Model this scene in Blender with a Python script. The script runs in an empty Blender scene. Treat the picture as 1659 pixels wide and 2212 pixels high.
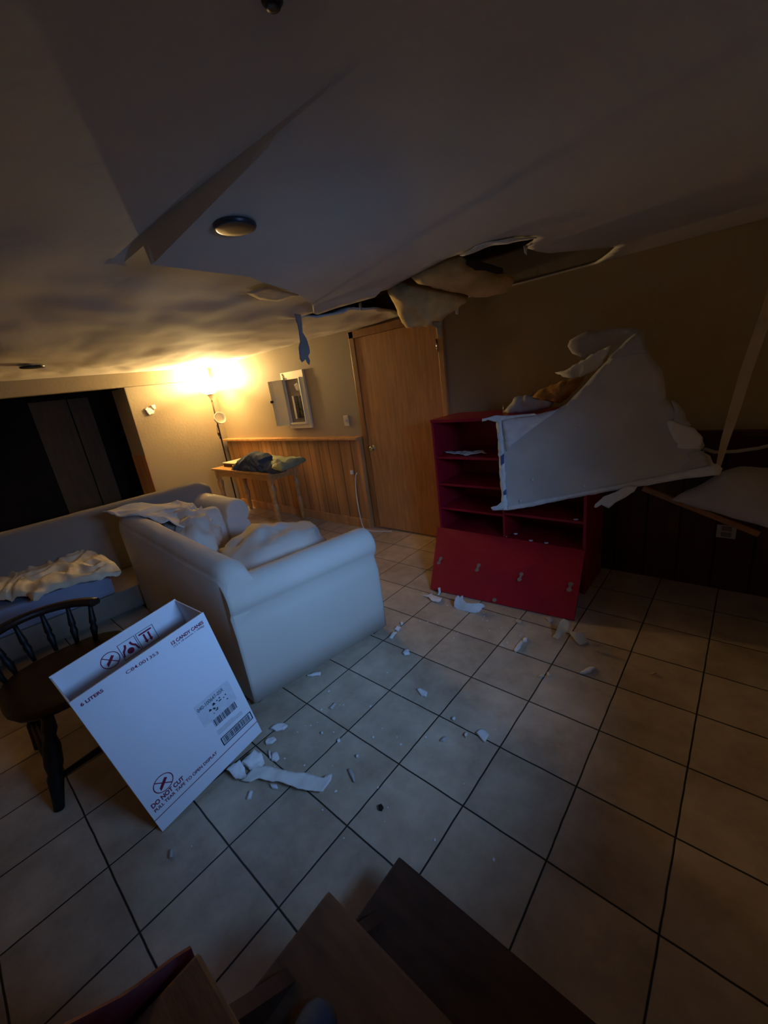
import bpy, bmesh, math, random
from mathutils import Vector, Matrix, noise
from mathutils.geometry import delaunay_2d_cdt
random.seed(7)
C = bpy.context.scene.collection
V = Vector
# ---------------------------------------------------------------- camera
CAM = V((1.68405087, -1.6345197, 1.64822304))
RW = ((0.75289323, 0.64587219, -0.12649466), (0.10921371, -0.31214218, -0.94373705), (-0.64901784, 0.69671828, -0.30554783))
FPX = 882.019
cd = bpy.data.cameras.new('camera'); cam = bpy.data.objects.new('camera', cd); C.objects.link(cam)
cd.sensor_fit = 'HORIZONTAL'; cd.sensor_width = 36; cd.lens = FPX/1659*36; cd.clip_start = .02
cam.matrix_world = Matrix(((RW[0][0], -RW[1][0], -RW[2][0], CAM.x), (RW[0][1], -RW[1][1], -RW[2][1], CAM.y), (RW[0][2], -RW[1][2], -RW[2][2], CAM.z), (0, 0, 0, 1)))
bpy.context.scene.camera = cam
# ---------------------------------------------------------------- world, exposure
sc = bpy.context.scene
sc.view_settings.view_transform = 'Standard'; sc.view_settings.look = 'None'
sc.view_settings.exposure = 0.0; sc.view_settings.gamma = 1; sc.view_settings.use_curve_mapping = False
w = bpy.data.worlds.new('world'); sc.world = w; w.use_nodes = True
w.node_tree.nodes['Background'].inputs[0].default_value = (.35, .5, .8, 1)
w.node_tree.nodes['Background'].inputs[1].default_value = .05
# ---------------------------------------------------------------- daylight through the small high basement window in the right wall
def area(name, loc, target, sx, sy, power, col, spread):
    l = bpy.data.lights.new(name, 'AREA'); l.shape = 'RECTANGLE'; l.size = sx; l.size_y = sy
    l.energy = power; l.color = col; l.spread = math.radians(spread)
    o = bpy.data.objects.new(name, l); C.objects.link(o); o.location = loc
    o.rotation_euler = (V(target)-V(loc)).to_track_quat('-Z', 'Y').to_euler()
    return o
area('daylight_window', (2.36, -.78, 1.74), (-.1, -.34, .78), .80, .34, 12.0, (.22, .46, .96), 78)
LAMP = V((-4.22, 1.385, 1.80)); LAMP_POWER = 190.0; LAMP_COL = (1.0, .70, .30); BOWL_EMIT = 60.0

def at(px, py, ax, val):
    """point where the sight line through photo pixel (px,py) meets the world plane x/y/z = val"""
    q = ((px-829.5)/FPX, (py-1106)/FPX, 1)
    d = V([sum(RW[r][k]*q[r] for r in range(3)) for k in range(3)])
    return CAM + d*((val-CAM[ax])/d[ax])
def atp(px, py, P, n):
    q = ((px-829.5)/FPX, (py-1106)/FPX, 1)
    d = V([sum(RW[r][k]*q[r] for r in range(3)) for k in range(3)])
    return CAM + d*((V(P)-CAM).dot(V(n))/d.dot(V(n)))

# ---------------------------------------------------------------- materials
def mat(name, col, rough=.8, var=0., scale=5., bump=0., bscale=40., metal=0., spec=.3, col2=None, stretch=None, coat=0.):
    m = bpy.data.materials.new(name); m.use_nodes = True; nt = m.node_tree; b = nt.nodes['Principled BSDF']
    b.inputs['Roughness'].default_value = rough; b.inputs['Metallic'].default_value = metal
    b.inputs['Specular IOR Level'].default_value = spec; b.inputs['Coat Weight'].default_value = coat
    tc = nt.nodes.new('ShaderNodeTexCoord'); mp = nt.nodes.new('ShaderNodeMapping'); nt.links.new(tc.outputs['Object'], mp.inputs[0])
    if stretch: mp.inputs['Scale'].default_value = stretch
    n = nt.nodes.new('ShaderNodeTexNoise'); n.inputs['Scale'].default_value = scale; n.inputs['Detail'].default_value = 6
    nt.links.new(mp.outputs[0], n.inputs['Vector'])
    r = nt.nodes.new('ShaderNodeValToRGB'); nt.links.new(n.outputs['Fac'], r.inputs[0])
    c2 = col2 or tuple(max(0, c*(1-var)) for c in col)
    r.color_ramp.elements[0].color = (*c2, 1); r.color_ramp.elements[1].color = (*col, 1)
    r.color_ramp.elements[0].position = .35; r.color_ramp.elements[1].position = .65
    nt.links.new(r.outputs[0], b.inputs['Base Color'])
    if bump:
        n2 = nt.nodes.new('ShaderNodeTexNoise'); n2.inputs['Scale'].default_value = bscale; n2.inputs['Detail'].default_value = 4
        nt.links.new(mp.outputs[0], n2.inputs['Vector'])
        bp = nt.nodes.new('ShaderNodeBump'); bp.inputs['Strength'].default_value = bump; bp.inputs['Distance'].default_value = .01
        nt.links.new(n2.outputs['Fac'], bp.inputs['Height']); nt.links.new(bp.outputs[0], b.inputs['Normal'])
    return m
M = {}
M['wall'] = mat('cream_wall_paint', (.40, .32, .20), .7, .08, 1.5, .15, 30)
M['wall_left'] = mat('cream_wall_paint_dimmed', (.27, .215, .135), .7, .08, 1.5, .15, 30)  # same cream paint, darkened to offset the strong light of the nearby lamp
M['ceil'] = mat('ceiling_paint', (.66, .61, .54), .85, .14, 1.2, .1, 25)
M['cavity'] = mat('cavity_wood', (.16, .10, .06), .8, .3, 4, .2, 30, stretch=(1, 6, 6))
M['dark'] = mat('unlit_hall_black', (.012, .010, .009), .9, .2)  # near-black colour stands in for the darkness of the unlit hall
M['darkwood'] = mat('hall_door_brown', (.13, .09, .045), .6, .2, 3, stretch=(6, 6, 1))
M['door'] = mat('door_veneer', (.60, .29, .10), .38, .25, 4, .06, 30, stretch=(8, 8, .8), spec=.5)
M['casing'] = mat('casing_wood', (.40, .18, .055), .4, .25, 4, .05, 30, stretch=(8, 8, 1), spec=.5)
M['casing_gold'] = mat('oak_casing_edge', (.65, .36, .12), .3, .2, 4, stretch=(8, 8, 1), spec=.6)
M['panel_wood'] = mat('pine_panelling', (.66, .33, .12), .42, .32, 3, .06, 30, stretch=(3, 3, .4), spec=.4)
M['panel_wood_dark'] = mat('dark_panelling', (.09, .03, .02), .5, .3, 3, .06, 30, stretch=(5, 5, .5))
M['red'] = mat('red_paint', (.36, .008, .026), .42, .12, 3, .05, 20, spec=.35)
M['hingegrey'] = mat('bare_hinge_mark', (.30, .24, .20), .7, .3, 30)
M['sofa'] = mat('sofa_canvas', (.58, .53, .46), .95, .06, 3, .25, 260, spec=.1)
M['sofab'] = mat('sofa_canvas_taupe', (.24, .205, .165), .95, .08, 3, .25, 260, spec=.1)
M['cloth'] = mat('cream_sheet', (.66, .58, .42), .95, .06, 3, .2, 200, spec=.1)
M['mattress'] = mat('blue_grey_ticking', (.30, .31, .40), .95, .06, 3, .2, 200, spec=.1)
M['table'] = mat('table_oak', (.50, .27, .09), .32, .25, 4, .04, 30, stretch=(1, 6, 6), spec=.5)
M['darktray'] = mat('dark_walnut', (.10, .035, .018), .5, .3, 5)
M['navy'] = mat('navy_cloth', (.07, .085, .12), .9, .25, 8, .4, 120, spec=.15)
M['green'] = mat('olive_cloth', (.30, .32, .20), .9, .2, 8, .4, 120, spec=.15)
M['black'] = mat('black_lacquer', (.010, .009, .009), .5, .2, spec=.3)
M['chairwood'] = mat('dark_chair_wood', (.03, .014, .009), .45, .3, 4, spec=.3, stretch=(1, 5, 5))
M['bronze'] = mat('lamp_bronze', (.05, .025, .012), .4, .2, metal=.7)
M['cup'] = mat('lamp_cup', (.55, .45, .35), .5, .1)
M['carton'] = mat('white_carton', (.78, .80, .86), .65, .04, 2, .06, 20)
M['cartonin'] = mat('carton_inner', (.70, .68, .68), .75, .06, 2)
M['maroon'] = mat('maroon_ink', (.20, .015, .05), .7)
M['ink'] = mat('black_ink', (.015, .017, .03), .7)
M['sticker'] = mat('sticker_grey', (.66, .70, .76), .6, .1, 40)
M['board'] = mat('drywall_face', (.66, .62, .57), .85, .18, 3, .12, 12)
M['gyp'] = mat('gypsum_white', (.82, .81, .80), .9, .12, 20, .3, 60)
M['paper'] = mat('torn_paper', (.80, .77, .71), .9, .10, 8, .25, 25)
M['papertan'] = mat('torn_paper_tan', (.66, .55, .38), .9, .15, 8, .25, 25)
M['papergrey'] = mat('torn_paper_grey', (.52, .49, .47), .9, .12, 8, .2, 25)
M['kraft'] = mat('insulation_paper', (.90, .66, .30), .85, .35, 6, .5, 14)
M['fluff'] = mat('insulation_fluff', (.50, .42, .26), 1., .35, 25, .9, 60)
M['orange'] = mat('orange_insulation', (.55, .28, .08), .9, .4, 12, .6, 30)
M['metal'] = mat('panel_metal', (.85, .78, .58), .45, .06, 4, metal=.2, spec=.5)
M['panelin'] = mat('panel_interior', (.24, .20, .17), .6, .15)
M['chrome'] = mat('brass_knob', (.85, .75, .5), .15, metal=1.)
M['plastic'] = mat('ivory_plastic', (.68, .60, .42), .4, spec=.5)
M['tread'] = mat('stair_tread_wood', (.075, .035, .022), .55, .35, 5, .1, 30, stretch=(1, 5, 5))
M['tread2'] = mat('stair_tread_worn', (.13, .07, .042), .55, .35, 5, .1, 30, stretch=(1, 5, 5))
M['stairred'] = mat('stringer_red', (.11, .006, .014), .5, .2)
M['shoe'] = mat('blue_canvas', (.05, .075, .14), .8, .2, 20, .3, 100)
M['sole'] = mat('white_rubber', (.05, .05, .06), .7)
M['lens'] = mat('dark_lens', (.02, .024, .028), .3, spec=.5)
M['tatter'] = mat('grey_tatter', (.24, .21, .20), .9, .12, 8, .2, 25)
M['dirt'] = mat('dark_debris_and_gash_shade', (.02, .015, .012), .9)  # black of the dirt clump, also paints the shade in the batt's gash

def tile_mat():
    m = bpy.data.materials.new('ceramic_floor_tile'); m.use_nodes = True; nt = m.node_tree; b = nt.nodes['Principled BSDF']
    N = nt.nodes.new; L = nt.links.new
    tc = N('ShaderNodeTexCoord'); sp = N('ShaderNodeSeparateXYZ'); L(tc.outputs['Object'], sp.inputs[0])
    def mth(op, a, bb=None, cc=None):
        n = N('ShaderNodeMath'); n.operation = op
        for i, v in enumerate((a, bb, cc)):
            if v is None: continue
            if isinstance(v, (int, float)): n.inputs[i].default_value = v
            else: L(v, n.inputs[i])
        return n.outputs[0]
    wob = N('ShaderNodeTexNoise'); wob.inputs['Scale'].default_value = 9; L(tc.outputs['Object'], wob.inputs['Vector'])
    wv = mth('MULTIPLY', mth('SUBTRACT', wob.outputs['Fac'], .5), .005)
    ds = []; cells = []
    for k in ('X', 'Y'):
        u = mth('DIVIDE', mth('ADD', sp.outputs[k], wv), .33)
        f = mth('FRACT', u); cells.append(mth('FLOOR', u))
        ds.append(mth('SUBTRACT', .5, mth('ABSOLUTE', mth('SUBTRACT', f, .5))))
    dist = mth('MINIMUM', ds[0], ds[1])
    g = N('ShaderNodeMapRange'); L(dist, g.inputs[0]); g.inputs[1].default_value = .006; g.inputs[2].default_value = .0125
    cmb = N('ShaderNodeCombineXYZ'); L(cells[0], cmb.inputs[0]); L(cells[1], cmb.inputs[1])
    wn = N('ShaderNodeTexWhiteNoise'); L(cmb.outputs[0], wn.inputs['Vector'])
    n1 = N('ShaderNodeTexNoise'); n1.inputs['Scale'].default_value = 5; n1.inputs['Detail'].default_value = 8; n1.inputs['Roughness'].default_value = .65
    vadd = N('ShaderNodeVectorMath'); vadd.operation = 'MULTIPLY_ADD'; L(cmb.outputs[0], vadd.inputs[0]); vadd.inputs[1].default_value = (3.7, 5.1, 0); L(tc.outputs['Object'], vadd.inputs[2])
    L(vadd.outputs[0], n1.inputs['Vector'])
    n2 = N('ShaderNodeTexNoise'); n2.inputs['Scale'].default_value = 1.6; n2.inputs['Detail'].default_value = 5; L(tc.outputs['Object'], n2.inputs['Vector'])
    r1 = N('ShaderNodeValToRGB'); L(n1.outputs['Fac'], r1.inputs[0])
    r1.color_ramp.elements[0].position = .3; r1.color_ramp.elements[0].color = (.40, .31, .22, 1)
    r1.color_ramp.elements[1].position = .7; r1.color_ramp.elements[1].color = (.66, .54, .40, 1)
    vv = mth('ADD', mth('MULTIPLY', wn.outputs['Value'], .14), .84)
    vv = mth('MULTIPLY', vv, mth('ADD', mth('MULTIPLY', n2.outputs['Fac'], .9), .55))
    mx = N('ShaderNodeMix'); mx.data_type = 'RGBA'; mx.blend_type = 'MULTIPLY'; mx.inputs[0].default_value = 1; L(r1.outputs[0], mx.inputs[6]); L(vv, mx.inputs[7])
    mg = N('ShaderNodeMix'); mg.data_type = 'RGBA'; L(g.outputs[0], mg.inputs[0]); mg.inputs[6].default_value = (.022, .018, .015, 1); L(mx.outputs[2], mg.inputs[7])
    L(mg.outputs[2], b.inputs['Base Color'])
    # chalk dust
    rr = mth('ADD', mth('MULTIPLY', n2.outputs['Fac'], .3), .32); L(rr, b.inputs['Roughness'])
    b.inputs['Specular IOR Level'].default_value = .35
    bp = N('ShaderNodeBump'); bp.inputs['Strength'].default_value = .6; bp.inputs['Distance'].default_value = .006
    L(mth('ADD', g.outputs[0], mth('MULTIPLY', n1.outputs['Fac'], .15)), bp.inputs['Height']); L(bp.outputs[0], b.inputs['Normal'])
    return m
M['tile'] = tile_mat()
def plank_mat(name, base, period, axis='X'):
    m = M[base].copy(); m.name = name; nt = m.node_tree; b = nt.nodes['Principled BSDF']; N = nt.nodes.new; L = nt.links.new
    tc = [n for n in nt.nodes if n.type == 'TEX_COORD'][0]; sp = N('ShaderNodeSeparateXYZ'); L(tc.outputs['Object'], sp.inputs[0])
    def mth(op, a, bb=None):
        n = N('ShaderNodeMath'); n.operation = op
        for i, v in enumerate((a, bb)):
            if v is None: continue
            if isinstance(v, (int, float)): n.inputs[i].default_value = v
            else: L(v, n.inputs[i])
        return n.outputs[0]
    u = mth('DIVIDE', sp.outputs[axis], period)
    d = mth('ABSOLUTE', mth('SUBTRACT', mth('FRACT', u), .5))
    g = N('ShaderNodeMapRange'); L(d, g.inputs[0]); g.inputs[1].default_value = .46; g.inputs[2].default_value = .49; g.inputs[3].default_value = 1; g.inputs[4].default_value = .25
    wn = N('ShaderNodeTexWhiteNoise'); wn.noise_dimensions = '1D'; L(mth('FLOOR', mth('ADD', u, .5)), wn.inputs['W'])
    k = mth('MULTIPLY', g.outputs[0], mth('ADD', mth('MULTIPLY', wn.outputs['Value'], .45), .6))
    lk = b.inputs['Base Color'].links[0]; src = lk.from_socket
    mx = N('ShaderNodeMix'); mx.data_type = 'RGBA'; mx.blend_type = 'MULTIPLY'; mx.inputs[0].default_value = 1
    L(src, mx.inputs[6]); L(k, mx.inputs[7]); L(mx.outputs[2], b.inputs['Base Color'])
    bp = N('ShaderNodeBump'); bp.inputs['Strength'].default_value = .8; bp.inputs['Distance'].default_value = .008; L(g.outputs[0], bp.inputs['Height']); L(bp.outputs[0], b.inputs['Normal'])
    return m
M['planks'] = plank_mat('pine_planks', 'panel_wood', .19)
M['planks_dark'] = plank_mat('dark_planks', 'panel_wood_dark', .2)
def emis(name, col, s):
    m = bpy.data.materials.new(name); m.use_nodes = True; b = m.node_tree.nodes['Principled BSDF']
    b.inputs['Base Color'].default_value = (.9, .85, .7, 1); b.inputs['Emission Color'].default_value = (*col, 1); b.inputs['Emission Strength'].default_value = s
    return m
M['glow'] = emis('frosted_bowl_lit', LAMP_COL, BOWL_EMIT)
M['frost'] = mat('frosted_glass_shade', (.85, .78, .6), .5)

# ---------------------------------------------------------------- object helpers
def obj(name, bm, m, parent=None, smooth=False):
    me = bpy.data.meshes.new(name); bm.normal_update(); bm.to_mesh(me); bm.free()
    for mm in (m if isinstance(m, (list, tuple)) else [m]): me.materials.append(mm)
    if smooth:
        for p in me.polygons: p.use_smooth = True
    o = bpy.data.objects.new(name, me); C.objects.link(o)
    if parent: o.parent = parent
    return o
def place(o, parent):
    """keep world placement of a mesh built in world coordinates when parented to a placed root"""
    o.parent = parent; o.matrix_parent_inverse = Matrix.LocRotScale(parent.location, parent.rotation_euler, None).inverted(); return o
def tag(o, label, cat, group=None):
    o['label'] = label; o['category'] = cat
    if group: o['group'] = group
    return o
def thing(name, label, cat, loc=(0, 0, 0), rotz=0, group=None):
    o = bpy.data.objects.new(name, None); C.objects.link(o); o.location = loc; o.rotation_euler = (0, 0, rotz); o.empty_display_size = .1
    return tag(o, label, cat, group)
def struct(o): o['kind'] = 'structure'; return o
def box(bm, x0, x1, y0, y1, z0, z1, mi=0, mtx=None, bev=0):
    vs = [bm.verts.new((x, y, z)) for x in (x0, x1) for y in (y0, y1) for z in (z0, z1)]
    idx = ((0, 1, 3, 2), (4, 6, 7, 5), (0, 4, 5, 1), (2, 3, 7, 6), (0, 2, 6, 4), (1, 5, 7, 3))
    fs = [bm.faces.new([vs[i] for i in f]) for f in idx]
    for f in fs: f.material_index = mi
    if bev:
        es = list({e for f in fs for e in f.edges})
        r = bmesh.ops.bevel(bm, geom=es, offset=bev, segments=2, affect='EDGES', profile=.6)
        vs = list({v for f in r['faces'] for v in f.verts} | {v for v in vs if v.is_valid})
    if mtx is not None:
        bmesh.ops.transform(bm, matrix=mtx, verts=[v for v in vs if v.is_valid])
def bxo(name, dims, m, parent=None, bev=0, mtx=None):
    bm = bmesh.new(); box(bm, *dims, bev=bev, mtx=mtx); return obj(name, bm, m, parent)
def tube(bm, pts, r, n=10, cap=True):
    pts = [V(p) for p in pts]; rs = r if isinstance(r, (list, tuple)) else [r]*len(pts)
    rings = []; up = None
    for i, p in enumerate(pts):
        d = (pts[min(i+1, len(pts)-1)]-pts[max(i-1, 0)]).normalized()
        if up is None: up = d.orthogonal().normalized()
        up = (up-d*up.dot(d)); up = up.normalized() if up.length > 1e-6 else d.orthogonal().normalized()
        s = d.cross(up)
        rings.append([bm.verts.new(p+(up*math.cos(a)+s*math.sin(a))*rs[i]) for a in [2*math.pi*k/n for k in range(n)]])
    for a, b in zip(rings, rings[1:]):
        for k in range(n): bm.faces.new((a[k], a[(k+1) % n], b[(k+1) % n], b[k])).smooth = True
    if cap: bm.faces.new(rings[0][::-1]); bm.faces.new(rings[-1])
def lathe(bm, prof, n=24, loc=(0, 0, 0), mtx=None):
    rings = []; loc = V(loc)
    for r, z in prof:
        p = [V((r*math.cos(2*math.pi*k/n), r*math.sin(2*math.pi*k/n), z)) for k in range(n)]
        if mtx: p = [mtx @ q for q in p]
        rings.append([bm.verts.new(q+loc) for q in p])
    for a, b in zip(rings, rings[1:]):
        for k in range(n): bm.faces.new((a[k], a[(k+1) % n], b[(k+1) % n], b[k])).smooth = True
    if prof[0][0] > 1e-5: bm.faces.new(rings[0][::-1])
    if prof[-1][0] > 1e-5: bm.faces.new(rings[-1])
    bmesh.ops.remove_doubles(bm, verts=bm.verts, dist=1e-6)
def resample(pts, step):
    out = []
    for a, b in zip(pts, pts[1:]+pts[:1]):
        n = max(1, int((b-a).length/step))
        out += [a.lerp(b, k/n) for k in range(n)]
    return out
def inpoly(p, poly):
    c = False; x, y = p[0], p[1]; j = len(poly)-1
    for i in range(len(poly)):
        xi, yi = poly[i][0], poly[i][1]; xj, yj = poly[j][0], poly[j][1]
        if (yi > y) != (yj > y) and x < (xj-xi)*(y-yi)/(yj-yi)+xi: c = not c
        j = i
    return c
def segdist(p, poly):
    m = 1e9
    for i in range(len(poly)):
        a = poly[i-1]; b = poly[i]; ab = b-a; t = max(0, min(1, (p-a).dot(ab)/max(ab.dot(ab), 1e-12)))
        m = min(m, (p-(a+ab*t)).length)
    return m
def sheet(name, pts, m, parent=None, th=.004, bulge=0., bw=.05, nz=0., ns=6., sp=.03, jag=0., fn=None, towards=None, back=0., both=False, smooth=True, aniso=None, edge_mat=None, ridge=False):
    """a torn sheet / slab / soft piece from a 3-D outline: real thickness, optional bulge, folds and jagged rim"""
    pts = [V(p) for p in pts]; o = sum(pts, V())/len(pts)
    n = V()
    for a, b in zip(pts, pts[1:]+pts[:1]): n += (a-o).cross(b-o)
    n.normalize(); tw = V(towards) if towards is not None else CAM-o
    if n.dot(tw) < 0: n = -n
    u = (pts[1]-pts[0]); u = (u-n*u.dot(n)).normalized(); v = n.cross(u)
    offs = [((p-o).dot(u), (p-o).dot(v), (p-o).dot(n)) for p in pts]
    poly = [V((a, b)) for a, b, _ in offs]
    rim = resample(poly, sp)
    if jag:
        rim = [p+V((noise.noise(V((p.x*37+5, p.y*37, 1)))*jag, noise.noise(V((p.x*37, p.y*37+9, 7)))*jag)) for p in rim]
    inner = []
    x0 = min(p.x for p in rim); x1 = max(p.x for p in rim); y0 = min(p.y for p in rim); y1 = max(p.y for p in rim)
    y = y0; r = 0
    while y < y1:
        x = x0+(sp/2 if r % 2 else 0)
        while x < x1:
            q = V((x, y))
            if inpoly(q, rim) and segdist(q, rim) > sp*.45: inner.append(q)
            x += sp
        y += sp*.87; r += 1
    allp = rim+inner; k = len(rim)
    res = delaunay_2d_cdt(allp, [], [list(range(k))], 1, 1e-6)
    vs, fs = res[0], res[2]
    def off(p):   # blend of the outline's own out-of-plane offsets
        sw = 0; s = 0
        for a, b, c in offs:
            wgt = 1/((p.x-a)**2+(p.y-b)**2+1e-4); sw += wgt; s += wgt*c
        return s/sw
    bm = bmesh.new(); top = []; bot = []
    for p in vs:
        d = segdist(p, rim)
        h = off(p)
        e = math.sqrt(max(0, 1-(1-min(1, d/bw))**2)) if bulge or back else 0
        q = V((p.x, p.y, 0))
        if aniso: q = V((p.x*aniso[0], p.y*aniso[1], 0))
        nn = nz*(noise.fractal(q*ns+V((o.x, o.y, o.z))*3, 1, 2, 3)) if nz else 0
        if ridge:
            wq = q*ns+V((noise.noise(q*3), noise.noise(q*3+V((5, 2, 1))), 0))*1.6
            nn = nz*(1.1-2.4*abs(noise.noise(wq))-.5*abs(noise.noise(wq*2.3)))
        w3 = o+u*p.x+v*p.y
        f = fn(w3, p) if fn else 0
        top.append(bm.verts.new(w3+n*(h+bulge*e+nn+f+(th/2 if not both else 0))))
        bot.append(bm.verts.new(w3+n*(h-(back*e)+(nn if not both else -nn*.3)+f-th/2)))
    bm.verts.index_update()
    cnt = {}
    for f in fs:
        if len(f) < 3: continue
        a, b, c = [vs[i] for i in f[:3]]
        cr = (b-a).x*(c-a).y-(b-a).y*(c-a).x
        f = list(f) if cr > 0 else list(f)[::-1]
        try:
            bm.faces.new([top[i] for i in f]).smooth = smooth; bm.faces.new([bot[i] for i in f[::-1]]).smooth = smooth
        except ValueError: continue
        for i in range(len(f)):
            e = (f[i], f[(i+1) % len(f)])
            if (e[1], e[0]) in cnt: del cnt[(e[1], e[0])]
            else: cnt[e] = 1
    for a, b in cnt:
        try:
            fc = bm.faces.new((top[b], top[a], bot[a], bot[b])); fc.smooth = False
            if edge_mat: fc.material_index = 1
        except ValueError: pass
    bmesh.ops.holes_fill(bm, edges=[e for e in bm.edges if e.is_boundary], sides=8)
    bmesh.ops.recalc_face_normals(bm, faces=bm.faces)
    o2 = obj(name, bm, [m, edge_mat] if edge_mat else m)
    if parent is not None: place(o2, parent)
    return o2
def pxs(s): return [tuple(float(a) for a in t.split(',')) for t in s.split()]
def onp(s, ax, val): return [at(x, y, ax, val) for x, y in pxs(s)]
def onplane(s, P, n): return [atp(x, y, P, n) for x, y in pxs(s)]
def softbox(name, c, s, m, parent=None, rz=0, p=3.2, nz=.02, ns=3., seg=40, flat=0., tilt=(0, 0), fn=None):
    """cushion: squared-off ellipsoid with soft dents"""
    bm = bmesh.new(); bmesh.ops.create_uvsphere(bm, u_segments=seg, v_segments=seg//2, radius=1)
    R = Matrix.Rotation(rz, 3, 'Z') @ Matrix.Rotation(tilt[0], 3, 'X') @ Matrix.Rotation(tilt[1], 3, 'Y')
    for v in bm.verts:
        q = v.co.copy(); k = (abs(q.x)**p+abs(q.y)**p+abs(q.z)**2.2)**(-1/p); q *= k
        n = noise.fractal(q*ns+V(c)*5, 1, 2, 3)*nz
        w3 = V((q.x*s[0], q.y*s[1], q.z*s[2]))
        if q.z < 0: w3.z *= (1-flat)
        w3 += q.normalized()*n
        if fn: w3 += fn(q)
        v.co = R @ w3+V(c)
    o = obj(name, bm, m, smooth=True)
    if parent is not None: place(o, parent)
    return o

# ================================================================ SETTING
WY = 1.68; LX = -4.6
bm = bmesh.new(); box(bm, -6.6, 2.6, -3.6, 1.9, -.1, 0); struct(obj('floor', bm, M['tile']))
# ceiling: sagging sheet, rippled far part, torn hole
EDGE = [V((.02, -.885)), V((.0, -.47)), V((-.25, -.02)), V((-.55, .35)), V((-.95, .7))]
def xe(y):
    for a, b in zip(EDGE, EDGE[1:]):
        if y <= b.y: return a.x+(b.x-a.x)*(y-a.y)/(b.y-a.y)
    return EDGE[-1].x
def base_z(x, y): return 2.2+.010*min(x, 0)
def ceil_z(x, y, side=None):
    z = base_z(x, y)
    sheetside = (y > -.885 and x > xe(y)) if side is None else side
    if sheetside and y < .9:
        fy = 1 if y < -.35 else max(0, 1-(y+.35)/1.25)
        fx = max(0, 1-(x-xe(y))/.85)
        z -= .062*fy*fx
    else:
        a = min(1, max(0, (-.1-x)/1.2+.5))*min(1, max(0, (x+4.5)/.6))
        z += a*(.022*noise.noise(V((x*1.1+3, y*2.2, 0)))+.009*noise.noise(V((x*3.0, y*6.5+x*1.5, 4))))
        if y < -.885: z -= .02*max(0, 1-abs(y+.885)/.35)*max(0, 1-abs(x-.4)/1.2)*0
    return z
HOLE = [V((p.x, p.y)) for p in onp('640,675 720,650 780,636 838,622 862,609 890,595 930,574 965,556 995,546 1030,534 1065,525 1110,517 1160,513 1150,524 1136,533 1160,541 1185,545 1230,541 1275,537 1335,530 1318,546 1300,560', 2, 2.2)]
HOLE += [V((.80, 1.67)), V((.38, 1.67)), V((-.14, 1.66)), V((-.38, 1.67)), V((-.80, 1.64)), V((-.72, 1.42)), V((-.645, 1.0)), V((-.70, .78))]
def build_ceiling():
    outer = [V((LX, -3.5)), V((1.0, -3.5)), V((1.0, -1.55)), V((2.5, -1.55)), V((2.5, WY+.02)), V((LX, WY+.02))]
    rim = resample(outer, .12); hr = resample(HOLE, .04)
    pts = rim+hr; faces = [list(range(len(rim)))]; edges = [(len(rim)+i, len(rim)+(i+1) % len(hr)) for i in range(len(hr))]
    el = []
    y = -.885
    st = []
    for k in range(40):
        yy = -.885+k*.035
        if yy > .55: break
        st.append(yy)
    sa = len(pts)
    for yy in st: pts.append(V((xe(yy)-.004, yy))); el.append(0)
    for yy in st: pts.append(V((xe(yy)+.004, yy))); el.append(1)
    n1 = len(st)
    edges += [(sa+i, sa+i+1) for i in range(n1-1)]+[(sa+n1+i, sa+n1+i+1) for i in range(n1-1)]
    xs = [-.19+i*.04 for i in range(58)]
    for yy in (-.935, -.930, -.892, -.887, -.881):
        sb = len(pts)
        for x in xs: pts.append(V((x, yy)))
        edges += [(sb+i, sb+i+1) for i in range(len(xs)-1)]
    x = LX+.05
    while x < 2.45:
        y = -3.45
        while y < WY-.03:
            p = V((x, y)); ok = inpoly(p, outer) and segdist(p, outer) > .02
            if ok and -.95 < x < 1.1 and y > .4 and segdist(p, hr) < .02: ok = False
            if ok and -.95 < y < .6 and abs(x-xe(y)) < .025: ok = False
            if ok and abs(y+.905) < .045: ok = False
            if ok: pts.append(p)
            y += .05
        x += .05
    r = delaunay_2d_cdt(pts, edges, faces, 0, 1e-6)
    vs, fs = r[0], r[2]
    bm = bmesh.new(); bv = []
    for p in vs:
        z = ceil_z(p.x, p.y)
        if -.9305 <= p.y <= -.8915 and -.2 < p.x < 1.2: z = base_z(p.x, p.y)+.03*min(1, max(0, (p.x+.19)/.1))*max(0, min(1, (1.1-p.x)/.9))
        if p.y > .3 and -1.2 < p.x < 1.3:
            d = segdist(p, hr)
            if p.y < 1.4 and p.x < -.2 and p.y < .8: z -= .03*max(0, 1-d/.15)
            else: z -= .005*max(0, 1-d/.12)
        bv.append(bm.verts.new((p.x, p.y, z)))
    for f in fs:
        c = sum((vs[i] for i in f), V((0, 0)))/len(f)
        if inpoly(c, HOLE) or not inpoly(c, outer): continue
        fc = bm.faces.new([bv[i] for i in f]); fc.smooth = True
    bmesh.ops.recalc_face_normals(bm, faces=bm.faces)
    if sum(f.normal.z for f in bm.faces) > 0: bmesh.ops.reverse_faces(bm, faces=bm.faces)
    # smooth shading breaks at the steep step
    for f in bm.faces:
        if abs(f.normal.z) < .8: f.smooth = False
        for e in f.edges:
            if any(abs(g.normal.z) < .8 for g in e.link_faces): e.smooth = False
    ex = bmesh.ops.extrude_face_region(bm, geom=list(bm.faces))
    for v in [g for g in ex['geom'] if isinstance(g, bmesh.types.BMVert)]: v.co.z += .013
    bmesh.ops.recalc_face_normals(bm, faces=bm.faces)
    return struct(obj('ceiling', bm, M['ceil']))
build_ceiling()
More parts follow.
